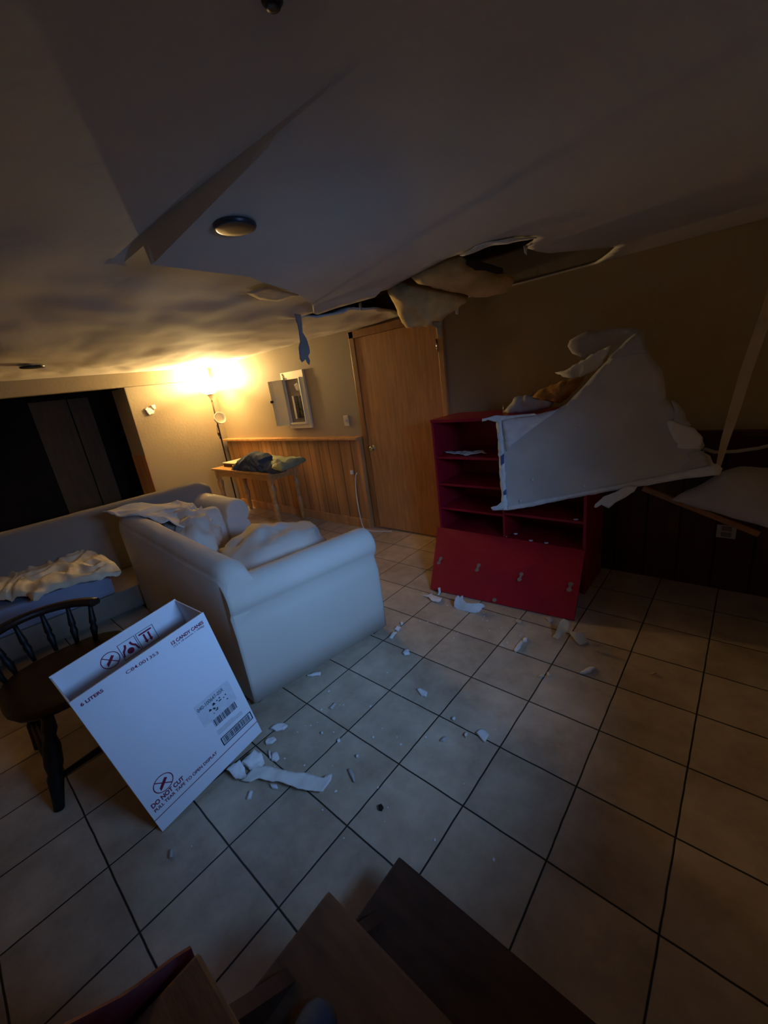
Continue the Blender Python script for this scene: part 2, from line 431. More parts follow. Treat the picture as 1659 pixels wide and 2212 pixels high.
# floor above + joists seen through the hole
bm = bmesh.new(); box(bm, -4.7, 2.6, -1.5, 1.9, 2.62, 2.68); box(bm, -4.7, 1.0, -3.5, -1.5, 2.62, 2.68); struct(obj('ceiling', bm, M['cavity']))
for i, y in enumerate((-.2, .25, .72, 1.28)):
    o = bxo('trim_%d' % (i+10), (-3.0, 2.4, y-.02, y+.02, 2.33, 2.62), M['cavity']); struct(o)
# walls
bm = bmesh.new()
box(bm, -4.75, 2.6, WY, 1.85, 0, 2.7); struct(obj('wall_back', bm, M['wall']))
bm = bmesh.new()
box(bm, LX-.12, LX, .43, WY, 0, 2.3); box(bm, LX-.12, LX, -2.2, .43, 1.99, 2.3); box(bm, LX-.12, LX, -3.5, -2.2, 0, 2.3)
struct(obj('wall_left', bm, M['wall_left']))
bm = bmesh.new()      # right wall with the small high window
box(bm, 2.4, 2.52, -3.5, -1.22, 0, 3.6); box(bm, 2.4, 2.52, -.34, WY, 0, 3.6); box(bm, 2.4, 2.52, -1.22, -.34, 0, 1.54); box(bm, 2.4, 2.52, -1.22, -.34, 1.94, 3.6)
struct(obj('wall_right', bm, M['wall']))
bm = bmesh.new()
for d in ((2.40, 2.46, -1.22, -1.19, 1.54, 1.94), (2.40, 2.46, -.37, -.34, 1.54, 1.94), (2.40, 2.46, -1.19, -.37, 1.54, 1.57), (2.40, 2.46, -1.19, -.37, 1.91, 1.94), (2.41, 2.45, -.79, -.77, 1.57, 1.91)): box(bm, *d)
struct(obj('window_1', bm, M['gyp']))
bm = bmesh.new()
box(bm, LX, 2.52, -3.6, -3.48, 0, 3.6)
struct(obj('wall_front', bm, M['wall']))
struct(bxo('trim_20', (.94, 1.0, -3.5, -1.5, 2.2, 3.6), M['wall'])); struct(bxo('trim_21', (.94, 2.5, -1.56, -1.5, 2.21, 3.6), M['wall']))
struct(bxo('ceiling', (.94, 2.5, -3.6, -1.5, 3.5, 3.6), M['ceil']))
# soffit above the doorway
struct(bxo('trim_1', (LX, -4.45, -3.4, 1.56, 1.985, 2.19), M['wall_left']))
# hall beyond the doorway
bm = bmesh.new(); box(bm, -5.12, LX-.002, .424, .5, 1.07, 1.984); struct(obj('wall_hall_side', bm, M['wall']))
struct(bxo('trim_2', (-5.12, LX-.002, .420, .5, 0, 1.07), M['planks']))
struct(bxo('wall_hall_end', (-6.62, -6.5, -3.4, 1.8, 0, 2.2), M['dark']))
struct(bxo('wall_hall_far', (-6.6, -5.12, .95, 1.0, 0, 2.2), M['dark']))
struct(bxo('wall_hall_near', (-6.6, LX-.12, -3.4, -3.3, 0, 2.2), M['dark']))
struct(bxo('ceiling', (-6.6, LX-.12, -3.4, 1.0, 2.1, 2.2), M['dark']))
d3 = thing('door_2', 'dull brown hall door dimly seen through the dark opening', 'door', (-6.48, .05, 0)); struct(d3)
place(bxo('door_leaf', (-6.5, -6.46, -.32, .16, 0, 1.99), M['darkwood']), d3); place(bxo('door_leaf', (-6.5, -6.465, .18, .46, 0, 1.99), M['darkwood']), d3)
# wainscot on the back wall, left of the door
struct(bxo('trim_3', (-4.48, -1.565, 1.60, WY, 0, 1.055), M['planks']))
struct(bxo('trim_4', (-4.56, -1.56, 1.555, WY, 1.055, 1.085), M['panel_wood'], bev=.006))
struct(bxo('baseboard_back', (-4.44, -1.57, 1.575, 1.60, 0, .11), M['panel_wood'], bev=.004))
# right of the door: dark panelling with its rail
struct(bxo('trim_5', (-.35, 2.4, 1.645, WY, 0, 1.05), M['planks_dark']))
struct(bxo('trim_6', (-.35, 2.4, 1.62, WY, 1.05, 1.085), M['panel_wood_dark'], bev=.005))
# door in the back wall
dr = thing('door_1', 'tall brown veneer door with a brass knob, between panelling and shelf', 'door', (-.97, WY, 0)); struct(dr)
struct(bxo('trim_7', (-1.545, -1.475, 1.645, WY, 0, 2.16), M['casing'], bev=.005))
struct(bxo('trim_8', (-1.545, -.41, 1.645, WY, 2.09, 2.16), M['casing'], bev=.005))
struct(bxo('trim_9', (-.465, -.405, 1.645, WY, 0, 2.09), M['casing_gold'], bev=.008))
leaf = place(bxo('door_leaf', (-1.472, -.47, 1.655, 1.70, .012, 2.088), M['door'], bev=.003), dr)
bm = bmesh.new(); Ry = Matrix.Rotation(math.pi/2, 4, 'X')
lathe(bm, [(0.0, .062), (.022, .058), (.028, .045), (.022, .032), (.010, .026), (.010, .008), (.03, .006), (.032, 0), (0, 0)], 20, (-1.405, 1.655, .955), Ry)
place(obj('door_knob', bm, M['chrome'], smooth=True), leaf)
bm = bmesh.new(); tube(bm, [(-.468, 1.642, 1.82), (-.468, 1.642, 1.93)], .008); place(obj('hinge', bm, M['chrome']), leaf)

# ================================================================ WALL FITTINGS
hl = thing('wall_hole', 'broken hole in the cream wall with a torn plaster flap, left of the lamp', 'hole', (LX, .67, 1.66))
sheet('hole_backing', onp('316,884 326,878 334,884 333,894 322,897 315,890', 0, LX+.002), M['papertan'], hl, th=.002, sp=.02, nz=.002)
sheet('torn_flap', onp('313,884 318,880 331,886 331,893 322,897', 0, LX+.02), M['gyp'], hl, th=.01, sp=.015, nz=.008)
sheet('torn_flap', onp('325,876 334,874 337,882 333,886', 0, LX+.012), M['paper'], hl, th=.006, sp=.015, nz=.006)
pn = thing('electrical_panel', 'open metal breaker box on the cream wall with its door swung left', 'electrical panel', (-2.62, WY, 1.55))
bm = bmesh.new()
for d in ((-2.84, -2.40, 1.652, 1.68, 1.20, 1.265), (-2.84, -2.40, 1.652, 1.68, 1.80, 1.89), (-2.84, -2.795, 1.652, 1.68, 1.265, 1.80), (-2.47, -2.40, 1.652, 1.68, 1.265, 1.80)): box(bm, *d)
for d in ((-2.80, -2.785, 1.64, 1.68, 1.25, 1.83), (-2.485, -2.465, 1.635, 1.68, 1.26, 1.81), (-2.79, -2.47, 1.63, 1.68, 1.255, 1.275)): box(bm, *d)
place(obj('panel_frame', bm, M['metal']), pn)
place(bxo('interior_plate', (-2.79, -2.47, 1.668, 1.679, 1.27, 1.80), M['panelin']), pn)
place(bxo('breaker_column', (-2.68, -2.645, 1.645, 1.668, 1.32, 1.60), M['metal'], bev=.002), pn)
for xa in (-2.63, -2.565):
    for k in range(9):
        place(bxo('breaker', (xa, xa+.055, 1.645, 1.668, 1.33+k*.03, 1.356+k*.03), M['black'], bev=.002), pn)
th = math.radians(122); dc = V((-2.795, 1.64, 0)); dd = V((-math.cos(th)*-1*-1, -math.sin(th), 0))
dd = V((-math.cos(math.radians(122)), -math.sin(math.radians(122)), 0)) * 1
dd = V((-abs(math.cos(math.radians(76))), -math.sin(math.radians(76)), 0))
DT = math.radians(14)
dd = V((-math.cos(DT), -math.sin(DT), 0))   # direction of the open leaf
mtx = Matrix.Translation(dc) @ Matrix(((dd.x, -dd.y, 0, 0), (dd.y, dd.x, 0, 0), (0, 0, 1, 0), (0, 0, 0, 1)))
lf = place(bxo('panel_door', (0, .235, -.006, .006, 1.245, 1.81), M['metal'], mtx=mtx), pn)
bm = bmesh.new(); 
for a, b in ((0, .012), (.223, .235), (.185, .192), (.205, .211)): box(bm, a, b, -.016, .016, 1.245, 1.81, mtx=mtx)
box(bm, 0, .235, -.016, .016, 1.245, 1.257, mtx=mtx); o = obj('door_rim', bm, M['metal']); place(o, lf)
place(bxo('latch', (.205, .245, -.03, .03, 1.545, 1.575), M['black'], mtx=mtx, bev=.004), lf)
place(bxo('index_sheet', (.02, .16, -.0185, -.0165, 1.35, 1.76), M['paper'], mtx=mtx), lf)
sheet('paper_note', onp('635,831 641,826 648,834 646,846 640,843', 1, 1.655), M['paper'], pn, th=.002, sp=.02)
bm = bmesh.new(); tube(bm, [(-2.80, 1.655, 1.80), (-2.805, 1.65, 1.88)], .005); tube(bm, [(-2.78, 1.655, 1.80), (-2.785, 1.65, 1.86)], .004); place(obj('hinge_pin', bm, M['chrome']), pn)
sw = thing('light_switch', 'ivory light switch plate on the cream wall beside the door frame', 'switch', (-1.79, WY, 1.26))
place(bxo('switch_plate', (-1.83, -1.755, 1.668, 1.68, 1.20, 1.32), M['plastic'], bev=.003), sw); place(bxo('toggle', (-1.80, -1.785, 1.655, 1.668, 1.25, 1.275), M['plastic']), sw)
cb = thing('white_cable', 'white cable hanging from a plug in the panelling beside the door and onto the floor', 'cable', (-1.7, 1.6, 0))
bm = bmesh.new(); cpts = [at(771, 1022, 1, 1.585), at(768, 1030, 1, 1.575), at(769, 1060, 1, 1.575), at(772, 1085, 1, 1.56), at(777, 1110, 1, 1.54), V((-1.62, 1.52, .03)), V((-1.52, 1.51, .008)), V((-1.38, 1.54, .008)), V((-1.25, 1.60, .008))]
fine = []
for i in range(len(cpts)-1):
    p0, p1, p2, p3 = cpts[max(i-1, 0)], cpts[i], cpts[i+1], cpts[min(i+2, len(cpts)-1)]
    for k in range(6):
        t = k/6; fine.append(.5*((2*p1)+(p2-p0)*t+(2*p0-5*p1+4*p2-p3)*t*t+(3*p1-p0-3*p2+p3)*t**3))
tube(bm, fine+[cpts[-1]], .006, 8); place(obj('cord', bm, M['paper']), cb)
place(bxo('plug', (-1.76, -1.73, 1.575, 1.60, .655, .70), M['paper'], bev=.004), cb)
ol = thing('wall_outlet', 'pale outlet plate low on the dark right panelling', 'outlet', (1.7, 1.64, .42))
place(bxo('cover_plate', (1.60, 1.70, 1.636, 1.645, .38, .47), M['papergrey'], bev=.003), ol)
for k in (0, 1): place(bxo('socket', (1.625, 1.675, 1.632, 1.637, .39+k*.042, .42+k*.042), M['panelin']), ol)
ol = thing('wall_outlet', 'black plug in a small outlet on the cream wall behind the far sofa arm', 'outlet', (LX, .83, .45))
place(bxo('cover_plate', (LX, LX+.008, .76, .90, .40, .50), M['plastic'], bev=.003), ol); place(bxo('plug', (LX+.008, LX+.05, .78, .88, .43, .49), M['black'], bev=.006), ol)
# ceiling cans
def can(px, py, label, z, r=.062):
    p = at(px, py, 2, z); t = thing('recessed_light', label, 'ceiling light', p, 0, 'recessed ceiling lights')
    bm = bmesh.new(); lathe(bm, [(r, .004), (r+.003, -.002), (r, -.006), (r*.9, -.008), (r*.4, -.009), (0, -.009)], 28); o = obj('lens_cover', bm, M['lens'], t)
    bm = bmesh.new(); lathe(bm, [(r+.001, .008), (r+.004, .006), (r+.004, -.001), (r+.001, -.004)], 28); obj('rim_ring', bm, M['lens'], t)
can(508, 490, 'round dark recessed light in the sagging ceiling sheet above the sofa', 2.160)
can(588, 2, 'round dark recessed light nearest the camera at the top edge of the photo', 2.198, .012)
can(70, 793, 'round dark recessed light at the far left, just before the soffit', 2.16, .09)

# ================================================================ FLOOR LAMP
fl = thing('floor_lamp', 'tall thin torchiere floor lamp glowing in the corner with a small side reading shade', 'lamp', (LAMP.x, LAMP.y, 0))
bm = bmesh.new(); lathe(bm, [(0, .03), (.03, .03), (.12, .018), (.13, .006), (.13, 0), (0, 0)], 32); obj('base', bm, M['bronze'], fl)
bm = bmesh.new(); tube(bm, [(0, 0, .02), (0, 0, 1.2), (0, 0, 1.72)], .011, 10); obj('pole', bm, M['bronze'], fl)
bm = bmesh.new(); lathe(bm, [(.011, 1.66), (.014, 1.70), (.028, 1.735), (.05, 1.765), (.055, 1.77), (.0, 1.768)], 24); obj('cup', bm, M['cup'], fl)
bm = bmesh.new(); lathe(bm, [(.03, 1.77), (.07, 1.785), (.115, 1.815), (.15, 1.855), (.158, 1.875), (.152, 1.875), (.11, 1.825), (.06, 1.795), (.0, 1.785)], 32); obj('lamp_shade', bm, M['glow'], fl, smooth=True)
bm = bmesh.new(); tube(bm, [(0, 0, 1.40), (.03, -.01, 1.405), (.07, -.02, 1.40)], .008, 8); bmesh.ops.create_uvsphere(bm, u_segments=16, v_segments=10, radius=.03, matrix=Matrix.Translation((0, 0, 1.40))); obj('side_arm', bm, M['bronze'], fl)
bm = bmesh.new(); Rt = Matrix.Rotation(math.radians(70), 4, 'Y'); lathe(bm, [(.02, 0), (.05, .015), (.078, .05), (.085, .095), (.08, .095), (.07, .05), (.04, .022), (0, .012)], 24, (.07, -.02, 1.40), Rt); obj('reading_shade', bm, M['frost'], fl, smooth=True)
bm = bmesh.new(); tube(bm, [(0, -.015, 1.33), (-.015, -.03, 1.2), (0, -.012, 1.12), (.01, -.02, 1.16)], .004, 6); box(bm, -.008, .008, -.03, -.012, 1.17, 1.22); obj('switch_cord', bm, M['black'], fl)
l = bpy.data.lights.new('floor_lamp_bulb', 'POINT'); l.energy = LAMP_POWER; l.color = LAMP_COL; l.shadow_soft_size = .05
o = bpy.data.objects.new('floor_lamp_bulb', l); C.objects.link(o); o.parent = fl; o.location = (0, 0, 1.90)

# ================================================================ TABLE
tb = thing('side_table', 'oak side table with turned legs standing against the pine panelling', 'table', (-3.4, 1.3, 0))
TX0, TX1, TY0, TY1 = -4.10, -2.66, 1.06, 1.555
place(bxo('table_top', (TX0, TX1, TY0, TY1, .725, .752), M['table'], bev=.006), tb)
bm = bmesh.new()
for d in ((TX0+.05, TX1-.05, TY0+.04, TY0+.06, .64, .725), (TX0+.05, TX1-.05, TY1-.06, TY1-.04, .64, .725), (TX0+.04, TX0+.06, TY0+.05, TY1-.05, .64, .725), (TX1-.06, TX1-.04, TY0+.05, TY1-.05, .64, .725)): box(bm, *d)
place(obj('apron', bm, M['table']), tb)
for x in (TX0+.06, TX1-.06):
    for y in (TY0+.06, TY1-.06):
        bm = bmesh.new(); box(bm, x-.032, x+.032, y-.032, y+.032, .60, .725)
        lathe(bm, [(0, 0), (.02, 0), (.024, .03), (.03, .15), (.038, .25), (.042, .30), (.028, .33), (.024, .345), (.036, .36), (.026, .38), (.031, .42), (.042, .50), (.045, .54), (.032, .57), (.027, .585), (.034, .595), (.034, .602), (0, .602)], 16, (x, y, 0))
        place(obj('leg', bm, M['table'], smooth=False), tb)
bb = thing('board_case', 'flat dark wooden case lying on the side table beneath the clothes', 'case', (-3.6, 1.4, .752))
place(bxo('case_body', (-3.98, -2.95, 1.20, 1.53, .753, .80), M['darktray'], bev=.004), bb)
place(bxo('lid', (-3.99, -2.94, 1.19, 1.54, .80, .812), M['papertan'], bev=.004), bb)
place(bxo('latch', (-3.72, -3.69, 1.192, 1.20, .77, .79), M['chrome']), bb)
tag(sheet('folded_jacket', [V((p.x, min(p.y, 1.50), p.z+.035)) for p in (at(x, y, 2, .80) for x, y in pxs('575,1003 590,990 612,985 650,984 663,990 668,996 640,1008 610,1019 590,1016'))], M['green'], th=.03, bulge=.05, bw=.09, nz=.03, ns=9, sp=.02, both=True, back=.03),
    'olive green folded jacket at the right end of the side table', 'jacket')
def bagf(q): return V((0, 0, 0))
tag(sheet('denim_bundle', [at(x, y, 1, 1.17) for x, y in pxs('505,1020 512,1002 520,992 532,984 549,975 556,978 572,979 580,986 581,994 598,1000 612,1010 612,1020 590,1024 560,1024')], M['navy'], th=.06, bulge=.09, bw=.11, nz=.028, ns=9, sp=.012, both=True, back=.06, ridge=True),
    'crumpled dark navy jeans bundle draped over the front of the side table', 'clothes')

# ================================================================ SOFAS
def loft(bm, rings, close=True, smooth=True):
    vr = [[bm.verts.new(p) for p in r] for r in rings]; n = len(vr[0])
    for a, b in zip(vr, vr[1:]):
        for k in range(n if close else n-1): bm.faces.new((a[k], a[(k+1) % n], b[(k+1) % n], b[k])).smooth = smooth
    bm.faces.new(vr[0][::-1]); bm.faces.new(vr[-1]); bmesh.ops.recalc_face_normals(bm, faces=bm.faces)
def rolled_arm(name, p0, p1, out, w, h, seam, mt, parent, roll=.105, flare=.0):
    """arm running from p0 to p1 (outer face foot line); out = unit vector away from the seat"""
    p0 = V(p0); p1 = V(p1); d = (p1-p0).normalized(); out = V(out); up = V((0, 0, 1))
    prof = []
    prof += [(-.0, .035), (.004, .2), (.002, seam-.03), (-.006, seam)]                    # outer skirt up to the seam
    zc = h-roll
    for k in range(11):
        a = math.radians(-50+k*24)
        prof.append((-roll*.86+roll*math.cos(a)*1.0, zc+roll*math.sin(a)))
    prof = prof[:4]+[(x, z) for x, z in prof[4:]]
    prof += [(-w, h-.16), (-w, .3), (-w, .035)]
    L = (p1-p0).length; rings = []
    st = [(-.01, .985, .0), (.012, 1, 0), (.05, 1, 0)]+[(t, 1, 0) for t in [.12+(L-.24)*k/12/1 for k in range(13)]]+[(L-.05, 1, 0), (L-.015, .965, .008), (L, .90, .02)]
    cx = -w/2; cz = h*.55
    for t, s, _ in st:
        r = []
        for x, z in prof:
            xx = cx+(x-cx)*s; zz = cz+(z-cz)*(1-(1-s)*.5) if z > .1 else z
            q = p0+d*t+out*xx+up*zz
            nn = noise.noise(q*6)*.005
            r.append(q+out*nn+up*nn)
        rings.append(r)
    bm = bmesh.new(); loft(bm, rings)
    o = obj(name, bm, mt); place(o, parent); return o
def back_rest(name, p0, p1, inn, t, h0, h1, mt, parent, lean=.06, round_=.085):
    p0 = V(p0); p1 = V(p1); d = (p1-p0).normalized(); inn = V(inn); up = V((0, 0, 1)); L = (p1-p0).length
    rings = []
    n = 24
    for k in range(n+1):
        s = k/n; h = h0+(h1-h0)*s; tt = L*s
        e = min(s, 1-s)*L; sc = 1 if e > .06 else .93+.07*math.sqrt(max(0, 1-(1-e/.06)**2))
        prof = [(0, .03), (.006-lean*.3, h*.5), (-lean*.8, h-round_)]
        for j in range(9):
            a = math.radians(180-j*22.5); prof.append((t/2-lean+t/2*math.cos(a), h-round_+round_*math.sin(a)))
        prof += [(t+.03, h*.55), (t+.05, .40), (t+.05, .03)]
        rings.append([p0+d*(tt+.004)+inn*(t/2+(x-t/2)*sc+noise.noise(V((tt*3, z*3, 1)))*.008)+up*(z*(sc if z > .3 else 1)+noise.noise(V((tt*4, z, 5)))*.006) for x, z in prof])
    bm = bmesh.new(); loft(bm, rings); o = obj(name, bm, mt); place(o, parent); return o
SA = V((-.218, -.843, 0)); SAf = V((-.055, .112, 0)); SAend = V((-2.10, -.755, 0))
ld = (SAend-SA).normalized(); dp = V((ld.y, -ld.x, 0)); dp = dp if dp.y > 0 else -dp; ad = (SAf-SA).normalized(); aout = V((ad.y, -ad.x, 0))
sa = thing('sofa', 'cream canvas rolled-arm sofa standing in the middle of the tiled floor', 'sofa', SA)
back_rest('backrest', SA, SAend, dp, .17, .85, .90, M['sofa'], sa, lean=.0)
rolled_arm('armrest', SA+ad*.005+aout*.004, SAf, aout, .20, .755, .50, M['sofa'], sa)
rolled_arm('armrest', SAend+dp*.02, SAend+dp*.78, ld, .22, .745, .50, M['sofa'], sa)
bm = bmesh.new()
q = [SA-aout*.18+dp*.12, SAend-ld*.2+dp*.12, SAend-ld*.2+dp*.90, SAf-aout*.18-ad*.04]
vb = [bm.verts.new(V((p.x, p.y, .05))) for p in q]; vt = [bm.verts.new(V((p.x, p.y, .36))) for p in q]
bm.faces.new(vb); bm.faces.new(vt)
for k in range(4): bm.faces.new((vb[k], vb[(k+1) % 4], vt[(k+1) % 4], vt[k]))
bmesh.ops.recalc_face_normals(bm, faces=bm.faces); bmesh.ops.bevel(bm, geom=list(bm.edges), offset=.02, segments=2, affect='EDGES')
place(obj('seat_base', bm, M['sofa'], smooth=True), sa)
for p in (SA+V((-.06, .06, 0)), SAf+V((-.08, -.06, 0)), SAend+V((.08, .08, 0)), SAend+V((.08, .85, 0))):
    bm = bmesh.new(); box(bm, p.x-.03, p.x+.03, p.y-.03, p.y+.03, 0, .055); place(obj('foot', bm, M['black']), sa)
for k, cx in enumerate((-.72, -1.30)):
    c = V((cx-.0, -.28+.03*k, .42)); softbox('seat_cushion', (c.x, c.y, c.z), (.30, .40, .09), M['sofa'], sa, rz=-.05, nz=.012)
tag(softbox('loose_cushion', (-.84, -.16, .545), (.38, .36, .20), M['sofa'], rz=.25, p=2.15, nz=.045, ns=2.2, flat=.3, tilt=(.05, -.05)),
    'plump cream cushion bulging loose on the sofa seat beside the near arm', 'cushion')
tag(softbox('slumped_cushion', (-1.62, -.42, .62), (.36, .17, .22), M['sofa'], rz=-.12, p=2.6, nz=.05, ns=2.6, tilt=(-.75, .12)),
    'slumped cream slipcover cushion leaning in the far corner of the middle sofa', 'cushion')
tag(sheet('crumpled_slipcover', [V(p) for p in ((-2.12, -.83, .88), (-2.0, -.80, .86), (-1.80, -.72, .88), (-1.60, -.60, .80), (-1.45, -.40, .68), (-1.60, -.22, .66), (-1.90, -.16, .74), (-2.14, -.25, .80), (-2.16, -.55, .86))], M['sofa'], th=.01, nz=.03, ns=3.6, sp=.018, towards=(0, 0, 1), fn=lambda w3, p: .04, ridge=True),
    'crumpled cream slipcover heaped over the far end of the middle sofa back', 'slipcover')
# sofa B
SB = V((-2.98, -2.2, 0)); SBe = V((-2.90, .36, 0)); bd = (SBe-SB).normalized(); bi = V((bd.y, -bd.x, 0))
sb = thing('sofa_bed', 'long taupe sofa bed with pulled-off covers at the left edge, behind the middle sofa', 'sofa', SB)
back_rest('backrest', SB, SBe, bi, .18, .86, .86, M['sofab'], sb, lean=.0, round_=.07)
rolled_arm('armrest', SBe+bi*.15, SBe+bi*.93, bd, .24, .735, .5, M['sofa'], sb, roll=.12)
bm = bmesh.new(); box(bm, 0, .77, 0, 2.35, .04, .24, bev=.02, mtx=Matrix.Translation(SB) @ Matrix(((bi.x, bd.x, 0, 0), (bi.y, bd.y, 0, 0), (0, 0, 1, 0), (0, 0, 0, 1))))
place(obj('seat_base', bm, M['sofab']), sb)
mB = Matrix.Translation(SB) @ Matrix(((bi.x, bd.x, 0, 0), (bi.y, bd.y, 0, 0), (0, 0, 1, 0), (0, 0, 0, 1)))
place(bxo('mattress', (.17, .77, .02, 1.32, .24, .44), M['mattress'], mtx=mB, bev=.03), sb)
tag(sheet('crumpled_sheet', [at(x, y, 2, .47) for x, y in pxs('-70,1320 -70,1262 0,1243 60,1225 130,1203 190,1193 222,1204 262,1232 263,1240 205,1258 150,1270 110,1283 75,1303 60,1292 20,1298 -20,1305')], M['cloth'], th=.012, bulge=.05, bw=.12, nz=.028, ns=4.0, sp=.014, towards=(0, 0, 1), aniso=(.8, 1.9), ridge=True),
    'crumpled yellowish bed sheet heaped on the mattress at the left edge', 'bed sheet')

# ================================================================ CHAIR
ch = thing('captain_chair', 'black low-backed wooden chair with turned spindles behind the white carton', 'chair', (-.82, -1.45, 0))
bm = bmesh.new()
ring = [(-.30*math.cos(a)*(1.0), .30*math.sin(a)) for a in [2*math.pi*k/28 for k in range(28)]]
def sq(x, y, s): k = (abs(x/.30)**3+abs(y/.30)**3)**(-1/3); return (x*k*s, y*k*s)
rr = []
for s, z in ((.82, .405), (.97, .415), (1, .43), (.99, .445), (.94, .452), (.7, .446), (.3, .44)):
    rr.append([V((sq(x, y, s)[0]-.82+.02, sq(x, y, s)[1]-1.45, z)) for x, y in ring])
loft(bm, rr); place(obj('seat', bm, M['chairwood']), ch)
for (ax, ay, bx, by) in ((-.52, -1.62, -.475, -1.715), (-.56, -1.28, -.50, -1.20), (-1.0, -1.63, -1.03, -1.70), (-1.02, -1.28, -1.10, -1.20)):
    bm = bmesh.new(); a = V((ax, ay, .42)); b = V((bx, by, .0)); tube(bm, [a.lerp(b, t) for t in (0, .12, .2, .3, .5, .6, .65, .8, 1)], [.022, .03, .022, .034, .036, .026, .032, .026, .02], 12); place(obj('leg', bm, M['black']), ch)
bm = bmesh.new(); tube(bm, [(-.485, -1.69, .14), (-.49, -1.45, .15), (-.51, -1.23, .14)], [.012, .018, .012], 10); place(obj('stretcher', bm, M['black']), ch)
bm = bmesh.new(); tube(bm, [(-1.02, -1.68, .16), (-.75, -1.68, .16), (-.49, -1.68, .14)], [.012, .018, .012], 10); place(obj('stretcher', bm, M['black']), ch)
arc = []
for k in range(17):
    a = math.radians(-62+k*124/16+180); arc.append(V((-.84+.34*math.cos(a), -1.50+.30*math.sin(a), .655+.015*math.cos(a-math.pi))))
bm = bmesh.new(); rings = []
for i, p in enumerate(arc):
    d = (arc[min(i+1, 16)]-arc[max(i-1, 0)]).normalized(); s = d.cross(V((0, 0, 1)))
    rings.append([p+s*x+V((0, 0, z)) for x, z in ((-.022, -.015), (.022, -.015), (.028, 0), (.022, .018), (-.022, .022), (-.028, 0))])
loft(bm, rings); place(obj('back_rail', bm, M['chairwood']), ch)
for i in (1, 4, 7, 10, 13, 15):
    p = arc[i]; b = V((-.84+(p.x+.84)*.82, -1.50+(p.y+1.50)*.82, .44)); bm = bmesh.new()
    tube(bm, [b.lerp(p, t) for t in (0, .2, .35, .45, .5, .6, .8, 1)], [.010, .014, .019, .013, .018, .016, .012, .010], 10); place(obj('spindle', bm, M['black']), ch)

# ================================================================ CARTON
BR = Matrix(((-0.04000487, -0.99879787, -0.01547758, .0466974850), (0.99007824, -0.03759055, -0.13333808, -1.46281557), (0.13259598, -0.02065819, 0.99094975, .004), (0, 0, 0, 1)))
BW, BH, BD = .5164, .7419, .271
ct = tag(bpy.data.objects.new('carton', None), 'tall white shipping carton with an open top and maroon print, tilted on the tiles', 'box'); C.objects.link(ct); ct.matrix_world = BR
def cpart(name, dims, m, bev=0): return bxo(name, dims, m, ct, bev)
t_ = .005
cpart('front_wall', (0, BW, 0, t_, 0, BH), M['carton'])
cpart('back_wall', (0, BW, BD-t_, BD, 0, BH), M['carton'])
cpart('side_wall', (0, t_, t_, BD-t_, 0, BH-.005), M['carton']); cpart('side_wall', (BW-t_, BW, t_, BD-t_, 0, BH-.005), M['cartonin'])
cpart('bottom', (t_, BW-t_, t_, BD-t_, 0, t_), M['cartonin'])
cpart('inner_flap', (.012, BW-.012, t_+.004, .03, BH-.16, BH-.012), M['cartonin'])
def text(s, x0, z0, x1, z1, m, hgt=None, y=-.0012, name='printed_text', bold=.03, mirror=False):
    """text whose baseline runs from (x0,z0) to (x1,z1) on the carton's front plane"""
    cu = bpy.data.curves.new('t', 'FONT'); cu.body = s; cu.size = 1; cu.offset = bold; cu.extrude = 0
    to = bpy.data.objects.new('t', cu); C.objects.link(to); bpy.context.view_layer.update()
    me = to.to_mesh(); bm = bmesh.new(); bm.from_mesh(me); to.to_mesh_clear(); bpy.data.objects.remove(to)
    xs = [v.co.x for v in bm.verts]; wd = max(xs)-min(xs); L = math.hypot(x1-x0, z1-z0); sx = L/wd; szz = (hgt/.72) if hgt else sx
    ux, uz = (x1-x0)/L, (z1-z0)/L; mx = min(xs)
    for v in bm.verts:
        a = (v.co.x-mx)*sx; b = v.co.y*szz; v.co = V((x0+ux*a-uz*b, y, z0+uz*a+ux*b))
    return obj(name, bm, m, ct)
def rect(bm, x0, x1, z0, z1, y=-.0012, ang=0, c=None, dpt=.0006):
    ps = [(x0, z0), (x1, z0), (x1, z1), (x0, z1)]
    if ang:
        cx, cz = c; ca, sa_ = math.cos(ang), math.sin(ang); ps = [(cx+(x-cx)*ca-(z-cz)*sa_, cz+(x-cx)*sa_+(z-cz)*ca) for x, z in ps]
    bm.faces.new([bm.verts.new((x, y, z)) for x, z in ps])
def ringc(bm, cx, cz, r, wdt, y=-.0012, n=36):
    a = [bm.verts.new((cx+r*math.cos(2*math.pi*k/n), y, cz+r*math.sin(2*math.pi*k/n))) for k in range(n)]
    b = [bm.verts.new((cx+(r-wdt)*math.cos(2*math.pi*k/n), y, cz+(r-wdt)*math.sin(2*math.pi*k/n))) for k in range(n)]
    for k in range(n): bm.faces.new((a[k], a[(k+1) % n], b[(k+1) % n], b[k]))
text('12 CANDY CANES', .355, .697, .498, .697, M['maroon'], .015)
text('(12 x 18 ounces = 1008g)', .357, .684, .495, .684, M['maroon'], .008, bold=.006)
text('C84.001353', .178, .706, .300, .700, M['maroon'], .014, bold=.004)
text('6 LITERS', .021, .703, .095, .703, M['maroon'], .013)
text('DO NOT CUT', .017, .128, .155, .128, M['maroon'], .022)
text('PULL TEAR TAPE TO OPEN DISPLAY', .017, .103, .306, .103, M['maroon'], .016, bold=.02)
bm = bmesh.new(); rect(bm, 0, BW, .071, .0745); obj('printed_line', bm, M['maroon'], ct)
